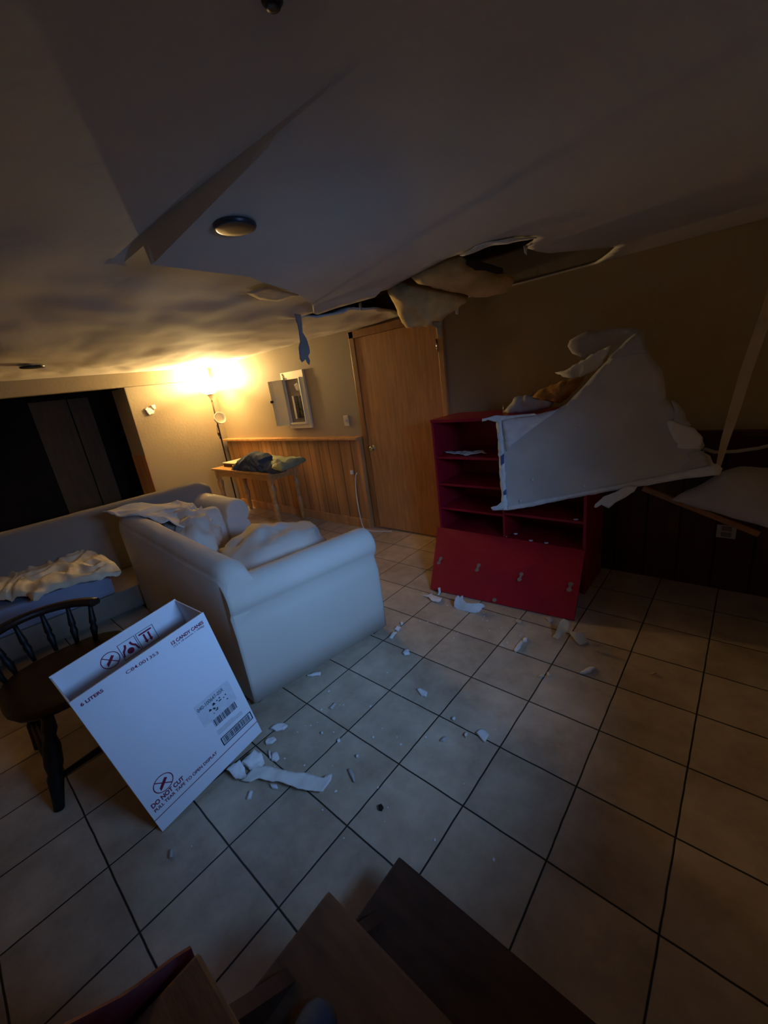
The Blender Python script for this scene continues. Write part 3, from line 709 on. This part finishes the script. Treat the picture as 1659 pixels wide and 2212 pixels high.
def knife_icon(cx, cz, r, y, sgn=1):
    bm = bmesh.new(); ringc(bm, cx, cz, r, r*.09, y)
    rect(bm, cx-r*.95, cx+r*.95, cz-r*.05, cz+r*.05, y, math.radians(-48), (cx, cz))
    rect(bm, cx-r*.55, cx+r*.55, cz-r*.16, cz+r*.16, y-.0003, math.radians(42)*sgn, (cx, cz))
    v = [(cx-r*.5, cz-r*.62), (cx-r*.28, cz-r*.46), (cx-r*.48, cz-r*.28)]
    bm.faces.new([bm.verts.new((x, y-.0003, z)) for x, z in v]); return obj('printed_icon', bm, M['maroon'], ct)
knife_icon(.090, .192, .040, -.0012)
YB = BD-t_-.0012
knife_icon(.188, .660, .037, YB)
def frame(x0, x1, z0, z1, wd, y, m, name='printed_frame'):
    bm = bmesh.new()
    for d in ((x0, x1, z0, z0+wd), (x0, x1, z1-wd, z1), (x0, x0+wd, z0, z1), (x1-wd, x1, z0, z1)): rect(bm, *d, y=y)
    return obj(name, bm, m, ct)
frame(.231, .303, .617, .699, .002, YB, M['ink']); frame(.308, .384, .617, .699, .002, YB, M['ink'])
bm = bmesh.new()   # open hands around a round lump
cx, cz = .267, .645
ring_ = [bm.verts.new((cx+.014*math.cos(a), YB, cz+.014*math.sin(a))) for a in [2*math.pi*k/20 for k in range(20)]]; bm.faces.new(ring_)
for s in (1, -1):
    for pl in (((.028, -.014), (.022, .010), (.029, .012), (.034, -.012)), ((.022, .008), (.010, .022), (.006, .036), (.014, .040), (.018, .026), (.030, .013)), ):
        bm.faces.new([bm.verts.new((cx+s*a, YB-.0002, cz+b)) for a, b in pl])
obj('printed_icon', bm, M['maroon'], ct)
bm = bmesh.new()   # arrows under a bar
rect(bm, .318, .374, .682, .689, YB)
for cx in (.336, .356):
    rect(bm, cx-.004, cx+.004, .644, .678, YB); bm.faces.new([bm.verts.new((x, YB, z)) for x, z in ((cx-.009, .645), (cx, .631), (cx+.009, .645))])
obj('printed_icon', bm, M['maroon'], ct)
bm = bmesh.new(); rect(bm, .312, .482, .262, .385, y=-.0008); obj('address_sticker', bm, M['sticker'], ct)
text('040-100647-05R', .318, .347, .447, .352, M['ink'], .020, y=-.0014, bold=.0)
rnd = random.Random(3)
for (x0, x1, z0, z1, y) in ((.350, .466, .224, .262, -.0012), (.352, .497, .114, .146, -.0012)):
    bm = bmesh.new(); x = x0
    while x < x1:
        wd = rnd.choice((.0012, .002, .0035)); rect(bm, x, min(x+wd, x1), z0, z1, y); x += wd+rnd.choice((.0015, .002, .003))
    obj('barcode', bm, M['ink'], ct)
frame(.343, .508, .106, .153, .0045, -.0012, M['ink'])
bm = bmesh.new()
for z in (.197, .190, .183, .176): rect(bm, .345, .345+(.13 if z != .197 else .085), z, z+.0012)
obj('small_print', bm, M['ink'], ct); bm = bmesh.new()
for k in range(16):
    x = .345+rnd.random()*.10; z = .285+rnd.random()*.05; rect(bm, x, x+.004+rnd.random()*.01, z, z+.005, -.0014)
obj('printed_codes', bm, M['ink'], ct)

# ================================================================ RED SHELF UNIT
bs = thing('shelf_unit', 'red painted open shelf unit with its front panel dropped down, half hidden by a slab', 'shelf', (.32, 1.4, 0))
X0, X1, Y0, Y1 = -.275, .925, 1.17, 1.60
place(bxo('side_panel', (X0, X0+.02, Y0, Y1, 0, 1.285), M['red']), bs); place(bxo('side_panel', (X1-.02, X1, Y0, Y1, 0, 1.285), M['red']), bs)
place(bxo('top_panel', (X0-.005, X1+.005, Y0-.005, Y1, 1.265, 1.29), M['red'], bev=.003), bs); place(bxo('back_panel', (X0+.02, X1-.02, Y1-.01, Y1, 0, 1.265), M['red']), bs)
place(bxo('divider', (.315, .333, Y0+.005, Y1-.01, .34, 1.265), M['red']), bs)
for z in (.985, .755, .54): place(bxo('shelf', (X0+.02, .315, Y0+.01, Y1-.01, z-.018, z), M['red']), bs)
for z in (.975, .755, .555): place(bxo('shelf', (.333, X1-.02, Y0+.01, Y1-.01, z-.018, z), M['red']), bs)
place(bxo('bottom_shelf', (X0+.02, X1-.02, Y0+.005, Y1-.01, .325, .343), M['red']), bs)
# leaning front panel
PA, PB, PC, PD = V((-.300, 1.165, .352)), V((.925, 1.165, .352)), V((.965, .80, .012)), V((-.101, .704, .012))
nrm = (PB-PA).cross(PD-PA).normalized(); nrm = nrm if nrm.y < 0 else -nrm
bm = bmesh.new(); f0 = [bm.verts.new(p) for p in (PA, PB, PC, PD)]; f1 = [bm.verts.new(p-nrm*.018) for p in (PA, PB, PC, PD)]
bm.faces.new(f0); bm.faces.new(f1[::-1])
for k in range(4): bm.faces.new((f0[k], f1[k], f1[(k+1) % 4], f0[(k+1) % 4]))
bmesh.ops.recalc_face_normals(bm, faces=bm.faces); fp = place(obj('front_panel', bm, M['red']), bs)
# closed side below the panel
bm = bmesh.new()
def onpanel(px, py): return atp(px, py, PA+nrm*.001, nrm)
def mark(c, hw, hh, nm='hinge_mark', m=None, lab=None):
    u = (PB-PA).normalized(); v = u.cross(nrm).normalized(); bm = bmesh.new()
    for k in (-1, 0, 1):
        n = 12; cc = c+v*hh*.62*k; s = 1 if k else .6
        bm.faces.new([bm.verts.new(cc+u*hw*s*math.cos(2*math.pi*j/n)*(1+.2*math.sin(3*j+k))+v*hh*.42*math.sin(2*math.pi*j/n)+nrm*.0004) for j in range(n)])
    return place(obj(nm, bm, m or M['hingegrey']), bs)
for px, py in ((950, 1211), (1032, 1226), (1124, 1246), (1231, 1268)): mark(onpanel(px, py), .016, .036)
bm = bmesh.new(); c = onpanel(1068, 1296); u = (PB-PA).normalized(); v = u.cross(nrm).normalized()
n = 16; a = [bm.verts.new(c+nrm*.004+(u*math.cos(2*math.pi*k/n)+v*math.sin(2*math.pi*k/n))*.014) for k in range(n)]; b = [bm.verts.new(c+(u*math.cos(2*math.pi*k/n)+v*math.sin(2*math.pi*k/n))*.016) for k in range(n)]
bm.faces.new(a)
for k in range(n): bm.faces.new((a[k], a[(k+1) % n], b[(k+1) % n], b[k]))
place(obj('panel_button', bm, M['hingegrey']), bs)
tag(sheet('paper_scrap', [V(p) for p in ((-.22, 1.25, 1.0), (-.1, 1.22, 1.0), (.0, 1.23, 1.0), (.1, 1.25, 1.0), (.16, 1.27, 1.0), (.05, 1.33, 1.0), (-.1, 1.32, 1.0), (-.2, 1.31, 1.0))], M['paper'], th=.004, nz=.02, ns=9, sp=.015, jag=.01, towards=(0, 0, 1), fn=lambda w3, p: .006),
    'long crumpled white paper lying on the top left shelf of the red unit', 'paper')

# ================================================================ FALLEN DRYWALL
Pa = at(1075, 905, 1, 1.07); Pb = at(1090, 1100, 1, .98); Pc = at(1560, 1015, 1, 1.14)
sn = (Pb-Pa).cross(Pc-Pa).normalized(); sn = sn if sn.dot(CAM-Pa) > 0 else -sn
ds = thing('drywall_slab', 'large grey slab of fallen drywall leaning across the red shelf unit', 'drywall', Pb)
sheet('board_face', onplane('1077,906 1130,900 1165,894 1200,885 1225,872 1250,845 1280,812 1310,781 1340,748 1368,722 1387,714 1392,735 1405,770 1432,800 1436,825 1440,862 1462,885 1478,905 1492,925 1515,945 1521,962 1514,972 1535,985 1540,1000 1560,1014 1500,1025 1430,1040 1370,1052 1300,1064 1200,1083 1092,1101', Pa, sn), M['board'], ds, th=.014, sp=.04, nz=.006, ns=2, jag=.006, edge_mat=M['gyp'])
P1 = Pa+sn*.012
sheet('edge_strip', onplane('1072,902 1082,905 1088,960 1090,1010 1093,1060 1096,1101 1086,1102 1082,1050 1078,1000 1076,950', P1, sn), M['gyp'], ds, th=.012, sp=.02, nz=.005, ns=12, jag=.008)
sheet('edge_strip', onplane('1092,1094 1150,1083 1230,1068 1320,1050 1400,1034 1480,1018 1550,1002 1561,1012 1555,1026 1480,1034 1400,1048 1320,1058 1230,1075 1150,1094 1092,1103', P1, sn), M['gyp'], ds, th=.010, sp=.03, nz=.003, ns=8, jag=.003)
sheet('torn_corner', onplane('1072,897 1042,905 1041,911 1054,907 1072,912 1082,918 1084,908 1110,903 1160,897 1155,893 1100,898', P1+sn*.004, sn), M['gyp'], ds, th=.006, sp=.015, nz=.004, jag=.003)
sheet('torn_corner', onplane('1092,1082 1082,1085 1074,1092 1060,1096 1064,1103 1092,1101', P1+sn*.004, sn), M['gyp'], ds, th=.006, sp=.015, nz=.004, jag=.003)
sheet('lit_corner_patch', onplane('1085,908 1130,902 1165,898 1207,883 1195,895 1165,915 1135,938 1105,962 1094,975 1088,940', P1, sn), M['gyp'], ds, th=.002, sp=.03)  # lighter colour paints the patch of light on the slab's corner
sheet('torn_paper_patch', onplane('1439,912 1448,907 1475,917 1500,925 1519,945 1518,955 1510,970 1462,968 1465,958 1455,950 1445,930', P1, sn), M['paper'], ds, th=.003, sp=.02, nz=.006, jag=.005)
sheet('torn_paper_patch', onplane('1449,862 1462,870 1475,885 1484,905 1494,920 1476,918 1457,908 1456,885', P1, sn), M['papergrey'], ds, th=.003, sp=.02, nz=.006, jag=.006)
sheet('torn_paper_patch', onplane('1487,978 1505,972 1520,975 1528,990 1532,1006 1510,1012 1472,1014 1476,1005 1490,998', P1, sn), M['papergrey'], ds, th=.003, sp=.02, nz=.006, jag=.006)
sheet('torn_paper_patch', onplane('1312,776 1345,745 1380,718 1392,735 1400,762 1370,764 1335,772', P1, sn), M['papergrey'], ds, th=.003, sp=.02, nz=.006, jag=.004)
sheet('hanging_tongue', onplane('1285,1090 1305,1072 1328,1063 1352,1050 1378,1050 1370,1062 1345,1078 1330,1085 1315,1098 1300,1090 1288,1097 1283,1096', P1+sn*.01, sn), M['paper'], ds, th=.003, sp=.015, nz=.008, jag=.003)
sheet('edge_label', onplane('1082,985 1089,980 1089,1000 1083,1006', P1+sn*.014, sn), mat('blue_label_ink', (.08, .12, .35), .7), ds, th=.001, sp=.01)
sheet('edge_label', onplane('1088,1062 1094,1056 1094,1068 1088,1070', P1+sn*.014, sn), bpy.data.materials['blue_label_ink'], ds, th=.001, sp=.01)
for px, py in ((1242, 925), (1262, 1050), (1124, 1082), (1150, 1036)):
    c = atp(px, py, P1, sn); bm = bmesh.new(); bmesh.ops.create_icosphere(bm, subdivisions=1, radius=.008, matrix=Matrix.Translation(c)); place(obj('screw_head', bm, M['gyp']), ds)
# pieces heaped behind the slab
yb = 1.42
tag(sheet('torn_paper_sheet', [at(x, y, 1, yb) for x, y in pxs('1227,748 1232,733 1262,719 1310,711 1352,709 1386,712 1372,730 1345,755 1322,775 1300,762 1262,774 1235,765')], M['papergrey'], th=.005, nz=.03, ns=4, sp=.03, jag=.01),
    'curled grey sheet of torn drywall paper sticking up highest behind the slab', 'drywall paper')
tag(sheet('torn_paper_sheet', [at(x, y, 1, 1.36) for x, y in pxs('1196,806 1225,798 1255,780 1285,762 1320,745 1315,762 1300,785 1285,800 1262,812 1245,818 1222,815')], M['paper'], th=.005, nz=.03, ns=6, sp=.02, jag=.01),
    'pale torn drywall paper folded over below the highest grey sheet', 'drywall paper')
tag(sheet('insulation_clump', [at(x, y, 1, 1.34) for x, y in pxs('1150,858 1165,842 1190,832 1215,822 1245,815 1262,812 1250,835 1230,855 1210,872 1190,868')], M['orange'], th=.02, bulge=.05, bw=.06, nz=.02, ns=10, sp=.02, jag=.01, back=.03, both=True),
    'orange clump of insulation on the red shelf unit behind the slab', 'insulation')
tag(sheet('curled_scrap', [at(x, y, 1, 1.36) for x, y in pxs('1104,872 1112,858 1140,853 1180,856 1196,868 1190,880 1160,888 1120,892 1085,892')], M['papergrey'], th=.006, bulge=.03, bw=.04, nz=.025, ns=10, sp=.018, jag=.006),
    'dark curled scrap of paper on top of the red shelf unit', 'drywall paper')
bm = bmesh.new(); a = at(1087, 898, 1, 1.2); tube(bm, [a, a+V((.002, 0, .05)), a+V((0, .004, .08))], .002, 6); tag(obj('nail', bm, M['chrome']), 'thin bent nail standing on the top of the red shelf unit', 'nail')
# hanging paper strip on the right
st = []
for x, y, yy, wd in ((1545, 1022, 1.16, 8), (1553, 1000, 1.18, 11), (1566, 950, 1.2, 18), (1588, 880, 1.2, 24), (1612, 800, 1.2, 26), (1640, 720, 1.2, 27), (1668, 640, 1.2, 28), (1700, 545, 1.2, 28), (1735, 430, 1.2, 30), (1775, 300, 1.2, 30), (1790, 255, 1.2, 30)):
    st.append((at(x-wd/2, y, 1, yy), at(x+wd/2, y+4, 1, yy+.02)))
bm = bmesh.new(); rings = [[a, b, b+V((0, .012, 0)), a+V((0, .012, 0))] for a, b in st]; loft(bm, rings, smooth=False)
tag(obj('hanging_strip', bm, M['papertan']), 'long tan strip of drywall edge hanging from the ceiling at the right side', 'drywall strip')
tag(sheet('fallen_slab', [at(x, y, 1, yy) for x, y, yy in ((1450, 1080, 1.30), (1485, 1060, 1.28), (1520, 1045, 1.27), (1560, 1018, 1.26), (1600, 1008, 1.30), (1665, 1012, 1.36), (1760, 1030, 1.4), (1760, 1180, 1.15), (1659, 1140, 1.18), (1560, 1112, 1.22), (1490, 1092, 1.26))], M['papergrey'], th=.02, nz=.02, ns=3, sp=.04, jag=.006, bulge=.05, bw=.15),
    'curved dark grey slab of ceiling board sagging at the right edge', 'drywall')
tag(bxo('broken_rail', (0, .62, 0, .03, 0, .035), M['casing'], mtx=Matrix.Translation(at(1385, 1060, 1, 1.3)) @ (at(1530, 1118, 1, 1.28)-at(1385, 1060, 1, 1.3)).to_track_quat('X', 'Z').to_matrix().to_4x4(), bev=.004), 'thin broken wooden rail under the curved slab at the right', 'wood strip')
bm = bmesh.new(); tube(bm, [at(1515, 968, 1, 1.3), at(1545, 977, 1, 1.3), at(1590, 975, 1, 1.35), at(1640, 968, 1, 1.4), at(1690, 955, 1, 1.4)], .010, 8); tag(obj('bent_metal_lath', bm, M['papergrey']), 'thin grey bent metal strip crossing the dark wall at the right edge', 'metal strip')

# ================================================================ CEILING DAMAGE
ins = thing('insulation_batt', 'torn kraft-faced insulation batt bulging down from the ceiling hole above the door', 'insulation', (-.6, 1.2, 2.1))
PI_ = at(940, 650, 1, 1.15); nI = V((.45, -.75, -.48)).normalized()
sheet('paper_facing', onplane('836,626 845,612 862,605 889,598 925,607 965,617 1003,630 1012,634 1008,648 998,652 985,665 968,676 958,685 952,690 938,688 928,700 905,702 890,707 876,706 868,695 860,676 852,655', PI_, nI), M['kraft'], ins, th=.02, bulge=.13, bw=.18, nz=.05, ns=5, sp=.02, back=.06, jag=.006)
sheet('hanging_tatter', onplane('934,684 945,680 955,682 955,700 954,722 951,733 947,722 943,708 932,702', PI_, nI), M['fluff'], ins, th=.008, nz=.01, sp=.012, jag=.006)
sheet('hanging_tatter', onplane('975,668 964,676 965,681 978,672', PI_+V((0, .2, 0)), nI), M['paper'], ins, th=.004, sp=.012)
sheet('hanging_tatter', onplane('984,665 991,664 990,680 984,678', PI_+V((0, .2, 0)), nI), M['paper'], ins, th=.004, sp=.012)
ins2 = thing('insulation_batt', 'insulation batt with a dark gash lying across the hole above the first batt', 'insulation', (0, 1.1, 2.2))
PJ = at(1000, 600, 2, 2.215); nJ = V((.1, -.35, -.93)).normalized()
sheet('paper_facing', onplane('889,597 912,582 940,570 972,556 1000,552 1008,566 1040,575 1075,588 1095,588 1112,600 1104,614 1080,622 1050,628 1010,628 975,620 940,612 915,604', PJ, nJ), M['kraft'], ins2, th=.02, bulge=.07, bw=.16, nz=.025, ns=4, sp=.03, back=.05, jag=.01)
sheet('gash_shade', onplane('998,554 1015,558 1035,566 1062,572 1086,580 1087,588 1074,592 1050,584 1025,582 1008,572', PJ+nJ*.085, nJ), M['dirt'], ins2, th=.004, sp=.02, jag=.006)  # dark sheet painting the shade inside the hole in the batt
tag(sheet('torn_ceiling_edge', [V((p.x, p.y, 2.188)) for p in onp('992,549 1030,532 1065,522 1110,514 1160,512 1110,521 1065,531 1030,541 1000,552', 2, 2.19)], M['paper'], th=.006, nz=.01, sp=.02, jag=.006), 'pale torn paper edge along the upper rim of the ceiling hole', 'drywall paper')
tag(sheet('torn_tab', onplane('1131,531 1142,529 1138,540 1138,551 1133,546', at(1136, 535, 2, 2.19), (.5, -.7, -.2)), M['paper'], th=.003, sp=.012), 'tiny white paper tab dangling from the rim of the ceiling hole', 'drywall paper')
tag(sheet('loose_ceiling_patch', [V((p.x, p.y, 2.183+dz)) for p, dz in zip(onp('531,634 578,618 647,629 600,643 560,644', 2, 2.18), (0, -.006, -.022, -.022, -.01))], M['papertan'], th=.002, sp=.04), 'pale lifted patch of paint on the ceiling before the long crack', 'paint patch')
PD2 = at(640, 678, 2, 2.16); nD = (CAM-PD2).normalized(); nD.z = 0
tag(sheet('hanging_paper', onplane('636,678 650,680 652,700 654,718 662,730 668,748 669,762 665,770 670,780 668,789 663,783 660,776 652,783 648,776 646,762 645,752 648,738 645,715 641,698', PD2, nD), M['tatter'], th=.003, nz=.015, ns=5, sp=.015, jag=.004), 'ragged grey paper strip hanging down from the end of the ceiling crack', 'drywall paper')
tag(sheet('crack_splinter', onplane('774,655 780,652 782,668 779,671', at(777, 655, 2, 2.19), nD), M['casing'], th=.004, sp=.01), 'small dark splinter poking down out of the ceiling crack', 'splinter')

# ================================================================ FLOOR DEBRIS
def scrap(name, s, label, m='gyp', z=.006, th=.006, nz=.008, curl=0, cat='plaster scrap', jag=.004, sp=.012, group=None, ns=14):
    P = onp(s, 2, z)
    f = None
    if curl:
        o = sum(P, V())/len(P); f = lambda w3, p: curl*((w3-o).length*8)**2
    return tag(sheet(name, P, M[m], th=th, nz=nz, ns=ns, sp=sp, jag=jag, towards=(0, 0, 1), fn=f if f else (lambda w3, p: nz*.6)), label, cat, group)
scrap('paper_strip', '533,1672 545,1660 575,1658 600,1664 640,1674 676,1676 700,1683 706,1678 718,1676 716,1688 707,1700 698,1712 680,1712 645,1708 628,1700 560,1685 540,1690 520,1684', 'long curled strip of white drywall paper on the tiles beside the carton foot', 'paper', .02, .003, .02, cat='paper strip', ns=5)
scrap('paper_scrap', '490,1668 505,1655 520,1648 530,1664 534,1678 532,1690 515,1688', 'crumpled white paper flap at the left end of the long floor strip', 'gyp', .02, .004, .025, cat='paper scrap')
scrap('plaster_heap', '524,1658 535,1645 548,1630 566,1634 572,1648 562,1660 540,1664', 'crushed heap of white plaster just above the long floor strip', 'gyp', .015, .02, .03)
D = [
 ('plaster_chunk', '585,1576 592,1567 610,1563 622,1569 612,1577 596,1580', 'oblong white plaster chip on the tiles right of the carton corner', 'gyp'),
 ('plaster_chunk', '573,1604 578,1596 592,1594 598,1598 588,1607 575,1609', 'white wedge-shaped plaster chip just below the oblong one', 'gyp'),
 ('plaster_chunk', '588,1628 598,1624 604,1640 596,1646 587,1644', 'square white plaster chip next to the crushed plaster heap', 'gyp'),
 ('plaster_sliver', '580,1622 584,1624 586,1640 582,1640', 'thin upright plaster sliver between the square chip and the heap', 'gyp'),
 ('plaster_chunk', '583,1695 598,1697 600,1706 588,1704', 'flat white chip under the middle of the long floor strip', 'gyp'),
 ('plaster_sliver', '534,1728 540,1711 546,1711 542,1726', 'short white sliver on the tile below the long floor strip', 'gyp'),
 ('plaster_sliver', '367,1856 368,1838 374,1838 374,1856', 'faint pale sliver on the tile below the carton bottom corner', 'papergrey'),
 ('plaster_chunk', '870,1412 876,1403 884,1406 885,1414 874,1416', 'small lilac-white chip on the tiles right of the sofa front', 'gyp'),
 ('plaster_chunk', '901,1490 908,1487 923,1497 922,1506 910,1503', 'oval white chip alone in the middle of a tile', 'gyp'),
 ('plaster_chunk', '1029,1585 1038,1578 1048,1579 1057,1590 1046,1604 1038,1596', 'star-shaped tan scrap on the dark grout line', 'paper'),
 ('plaster_chunk', '1003,1590 1006,1584 1010,1586 1006,1594', 'small crumb left of the star-shaped tan scrap', 'paper'),
 ('plaster_sliver', '951,1601 958,1594 968,1595 958,1602', 'flat narrow chip two tiles below the sofa shadow', 'papergrey'),
 ('plaster_chunk', '976,1555 979,1550 984,1553 981,1558', 'tiny white crumb by the grout above the star-shaped scrap', 'gyp'),
 ('plaster_sliver', '664,1461 680,1454 693,1453 692,1459 676,1461', 'white paper sliver at the bottom edge of the sofa side', 'gyp'),
 ('plaster_chunk', '852,1360 858,1354 866,1357 860,1364', 'white crumb on the grout just off the sofa front foot', 'gyp'),
 ('plaster_sliver', '840,1378 850,1366 857,1368 846,1380', 'grey-white plaster smear beside the sofa front foot', 'paper'),
 ('plaster_chunk', '864,1347 868,1344 871,1348 867,1351', 'tiniest crumb above the sofa front foot on the tiles', 'gyp'),
 ('plaster_sliver', '711,1530 722,1520 725,1521 716,1532', 'faint pale scratchy sliver on the tile in front of the sofa side', 'papergrey'),
 ('plaster_chunk', '693,1582 697,1581 698,1586 694,1586', 'little white dot-like crumb above the long floor strip', 'gyp'),
 ('plaster_chunk', '728,1600 734,1597 735,1602 730,1604', 'little white crumb lying on the grout crossing', 'gyp'),
 ('plaster_sliver', '752,1664 757,1662 764,1674 768,1690 764,1690 758,1678', 'curved pale smear of plaster right of the long floor strip end', 'papergrey'),
 ('plaster_chunk', '769,1633 774,1632 774,1637 770,1637', 'bright white speck right of the long floor strip', 'gyp'),
 ('plaster_sliver', '1110,1405 1118,1395 1125,1384 1130,1386 1124,1402 1114,1408', 'narrow white plaster stick on the tile in front of the red panel', 'paper'),
 ('plaster_chunk', '1129,1382 1133,1377 1140,1380 1138,1387 1130,1387', 'round white crumb above the narrow plaster stick', 'gyp'),
 ('plaster_sliver', '1252,1455 1266,1446 1280,1441 1286,1443 1276,1452 1262,1456', 'pale leaf-shaped scrap on the tile right of the star scrap', 'paper'),
 ('plaster_chunk', '1181,1455 1187,1452 1190,1460 1183,1462', 'small tan crumb on the grout left of the leaf-shaped scrap', 'papertan'),
 ('plaster_chunk', '1161,1462 1170,1457 1176,1461 1168,1464', 'flat tan crumb beside the small tan crumb on the grout', 'papertan'),
 ('plaster_sliver', '1404,1457 1412,1455 1418,1455 1410,1459', 'thin pale sliver far right on a tile', 'papertan'),
 ('dark_clump', '818,1743 824,1740 828,1746 825,1752 819,1751', 'small black clump of dirt on the centre tile', 'dirt'),
 ('plaster_chunk', '1112,1344 1118,1338 1128,1342 1124,1348', 'tan plaster crumb under the bottom edge of the red panel', 'papertan'),
 ('plaster_chunk', '1180,1338 1188,1334 1195,1342 1188,1347', 'rounded grey crumb under the right part of the red panel', 'papergrey'),
]
for n, s, lab, m in D: scrap(n, s, lab, m, z=.005, th=.009, nz=.006, sp=.01, jag=.003)
scrap('paper_scrap', '909,1288 925,1286 932,1284 942,1289 955,1292 953,1300 945,1304 930,1298 926,1292 918,1290', 'white splayed paper scrap on the tiles at the left foot of the red panel', 'gyp', .008, .004, .012, cat='paper scrap')
tag(sheet('paper_curl', onplane('946,1270 951,1269 952,1280 948,1287 944,1286 947,1280', at(948, 1286, 2, 0), (.6, -.8, .2)), M['gyp'], th=.004, sp=.008), 'little upright white curl touching the bottom of the red panel', 'paper scrap')
cpl = at(1000, 1319, 2, 0); cnn = V((.45, -.85, .35)).normalized()
cpp = [atp(x, y, cpl, cnn) for x, y in pxs('980,1303 983,1293 989,1287 993,1292 996,1288 1000,1287 1000,1296 1008,1302 1022,1302 1036,1301 1044,1304 1048,1310 1042,1312 1036,1320 1026,1322 1005,1320 988,1319 980,1313')]
tag(sheet('curled_paper', cpp, M['gyp'], th=.004, sp=.008, fn=lambda w3, p: .03*math.sin((w3.x-cpl.x)*22)), 'large curled white sheet of paper lying before the red panel', 'paper scrap')
# bent piece at right corner of the panel
kp = at(1225, 1372, 2, 0)
tag(sheet('bent_paper', [at(1193, 1376, 2, .005), at(1204, 1383, 2, .005), at(1216, 1372, 2, .02), at(1228, 1362, 2, .08), at(1230, 1342, 2, .12), at(1218, 1337, 2, .12), at(1208, 1345, 2, .10), at(1202, 1362, 2, .05)], M['papertan'], th=.006, nz=.01, sp=.012, jag=.006), 'tan bent scrap of board paper standing up at the right corner of the red panel', 'paper scrap')
tag(sheet('bent_paper', [at(1228, 1362, 2, .04), at(1245, 1366, 2, .05), at(1260, 1364, 2, .04), at(1266, 1378, 2, .02), at(1272, 1388, 2, .006), at(1252, 1393, 2, .006), at(1242, 1382, 2, .02), at(1232, 1370, 2, .03)], M['papertan'], th=.006, nz=.01, sp=.012, jag=.004), 'tan folded flap lying just right of the standing bent scrap', 'paper scrap')
for (px, py, lab) in ((1091, 1163, 'white crumb on the top edge of the red panel under the divider'), (1114, 1153, 'white flake inside the lowest bay of the red shelf unit'), (1147, 1169, 'white crumb midway along the top edge of the red panel'), (1180, 1175, 'wide white crumb near the right end of the red panel top edge'), (1244, 1122, 'white flake on the right lower shelf of the red unit')):
    p = at(px, py, 2, .56 if py == 1122 else (.35)); 
    if py != 1122: p = at(px, py, 1, 1.19); p.z = max(p.z, .35)
    bm = bmesh.new(); bmesh.ops.create_icosphere(bm, subdivisions=2, radius=.012)
    for v in bm.verts: v.co = V((v.co.x*1.3, v.co.y, v.co.z*.45))*(1+.4*noise.noise(v.co*90+p))+p
    tag(obj('plaster_crumb', bm, M['gyp']), lab, 'plaster crumb')
rnd = random.Random(11)
crumb = None
for k in range(60):     # scattered dust-sized crumbs around the carton strip and the shelf
    if k < 38: x = rnd.gauss(.25, .28); y = rnd.gauss(-.75, .28)
    else: x = rnd.uniform(0, 1.0); y = rnd.gauss(.55, .12)
    if x < .02 and y < .2: x = .06+abs(x)*.5
    if crumb is None:
        bm = bmesh.new(); bmesh.ops.create_icosphere(bm, subdivisions=1, radius=.0045)
        for v in bm.verts: v.co = V((v.co.x*1.4, v.co.y, v.co.z*.5))
        crumb = obj('plaster_dust_crumb', bm, M['gyp']); o = crumb
    else: o = crumb.copy(); C.objects.link(o)
    o.location = (x, y, .002); o.scale = (rnd.uniform(.5, 1.3),)*3; o.rotation_euler = (0, 0, rnd.uniform(0, 3))
    tag(o, 'tiny white plaster crumb scattered on the floor tiles', 'plaster crumb', 'tiny plaster crumbs scattered on the tiles')

# ================================================================ STAIRS
stt = thing('staircase', 'dark wooden open-tread stairs at the bottom edge of the photo', 'stairs', (1.6, -1.3, 0))
for k, (yn, z) in enumerate(((-1.03, .19), (-1.29, .40), (-1.58, .64), (-1.86, .86), (-2.14, 1.08), (-2.42, 1.30))):
    place(bxo('tread', (.985, 2.38, yn-(.25 if k else .24), yn, z-.04, z), M['tread'] if k == 0 else M['tread2'], bev=.008), stt)
for x in (1.02, 2.34):
    bm = bmesh.new(); pr = [(-1.12, 0), (-1.12, .14), (-2.5, 1.22), (-2.5, .95), (-1.42, 0)]
    a = [bm.verts.new((x, y, z)) for y, z in pr]; b = [bm.verts.new((x+.035, y, z)) for y, z in pr]
    bm.faces.new(a); bm.faces.new(b[::-1])
    for k in range(5): bm.faces.new((a[k], b[k], b[(k+1) % 5], a[(k+1) % 5]))
    bmesh.ops.recalc_face_normals(bm, faces=bm.faces); place(obj('stringer', bm, M['tread']), stt)
# red side board closing the left end of the stairs
rb = [at(412, 2045, 0, .955), at(375, 2068, 0, .955), at(300, 2125, 0, .955), at(262, 2150, 0, .955)]
last = rb[-1]; rb += [V((.955, last.y-.5, last.z+.38)), V((.955, last.y-.5, 0)), V((.955, rb[0].y-.02, 0))]
o = sheet('side_board', rb, M['stairred'], stt, th=.006, sp=.06); o['label'] = 'dark red side board'
sh = thing('shoe', 'blue canvas shoe toe on the second stair tread at the bottom edge', 'shoe', (1.195, -1.545, .40), math.radians(30))
bm = bmesh.new(); rings = []
for t, wd, h, l in ((-.15, .020, .06, 0), (-.14, .030, .085, 0), (-.08, .034, .085, 0), (-.02, .038, .07, 0), (.04, .045, .055, 0), (.08, .042, .045, 0), (.105, .03, .035, 0), (.118, .012, .022, 0)):
    rings.append([V((wd*math.cos(a), t, .018+max(0, math.sin(a))*h)) for a in [2*math.pi*k/16 for k in range(16)]])
loft(bm, rings); obj('upper', bm, M['shoe'], sh)
bm = bmesh.new(); rings = []
for t, wd in ((-.155, .02), (-.14, .034), (-.05, .036), (.04, .048), (.09, .044), (.115, .03), (.125, .012)):
    rings.append([V((x*wd, t, z)) for x, z in ((-1, .001), (1, .001), (1, .022), (-1, .022))])
loft(bm, rings); obj('sole', bm, M['sole'], sh)
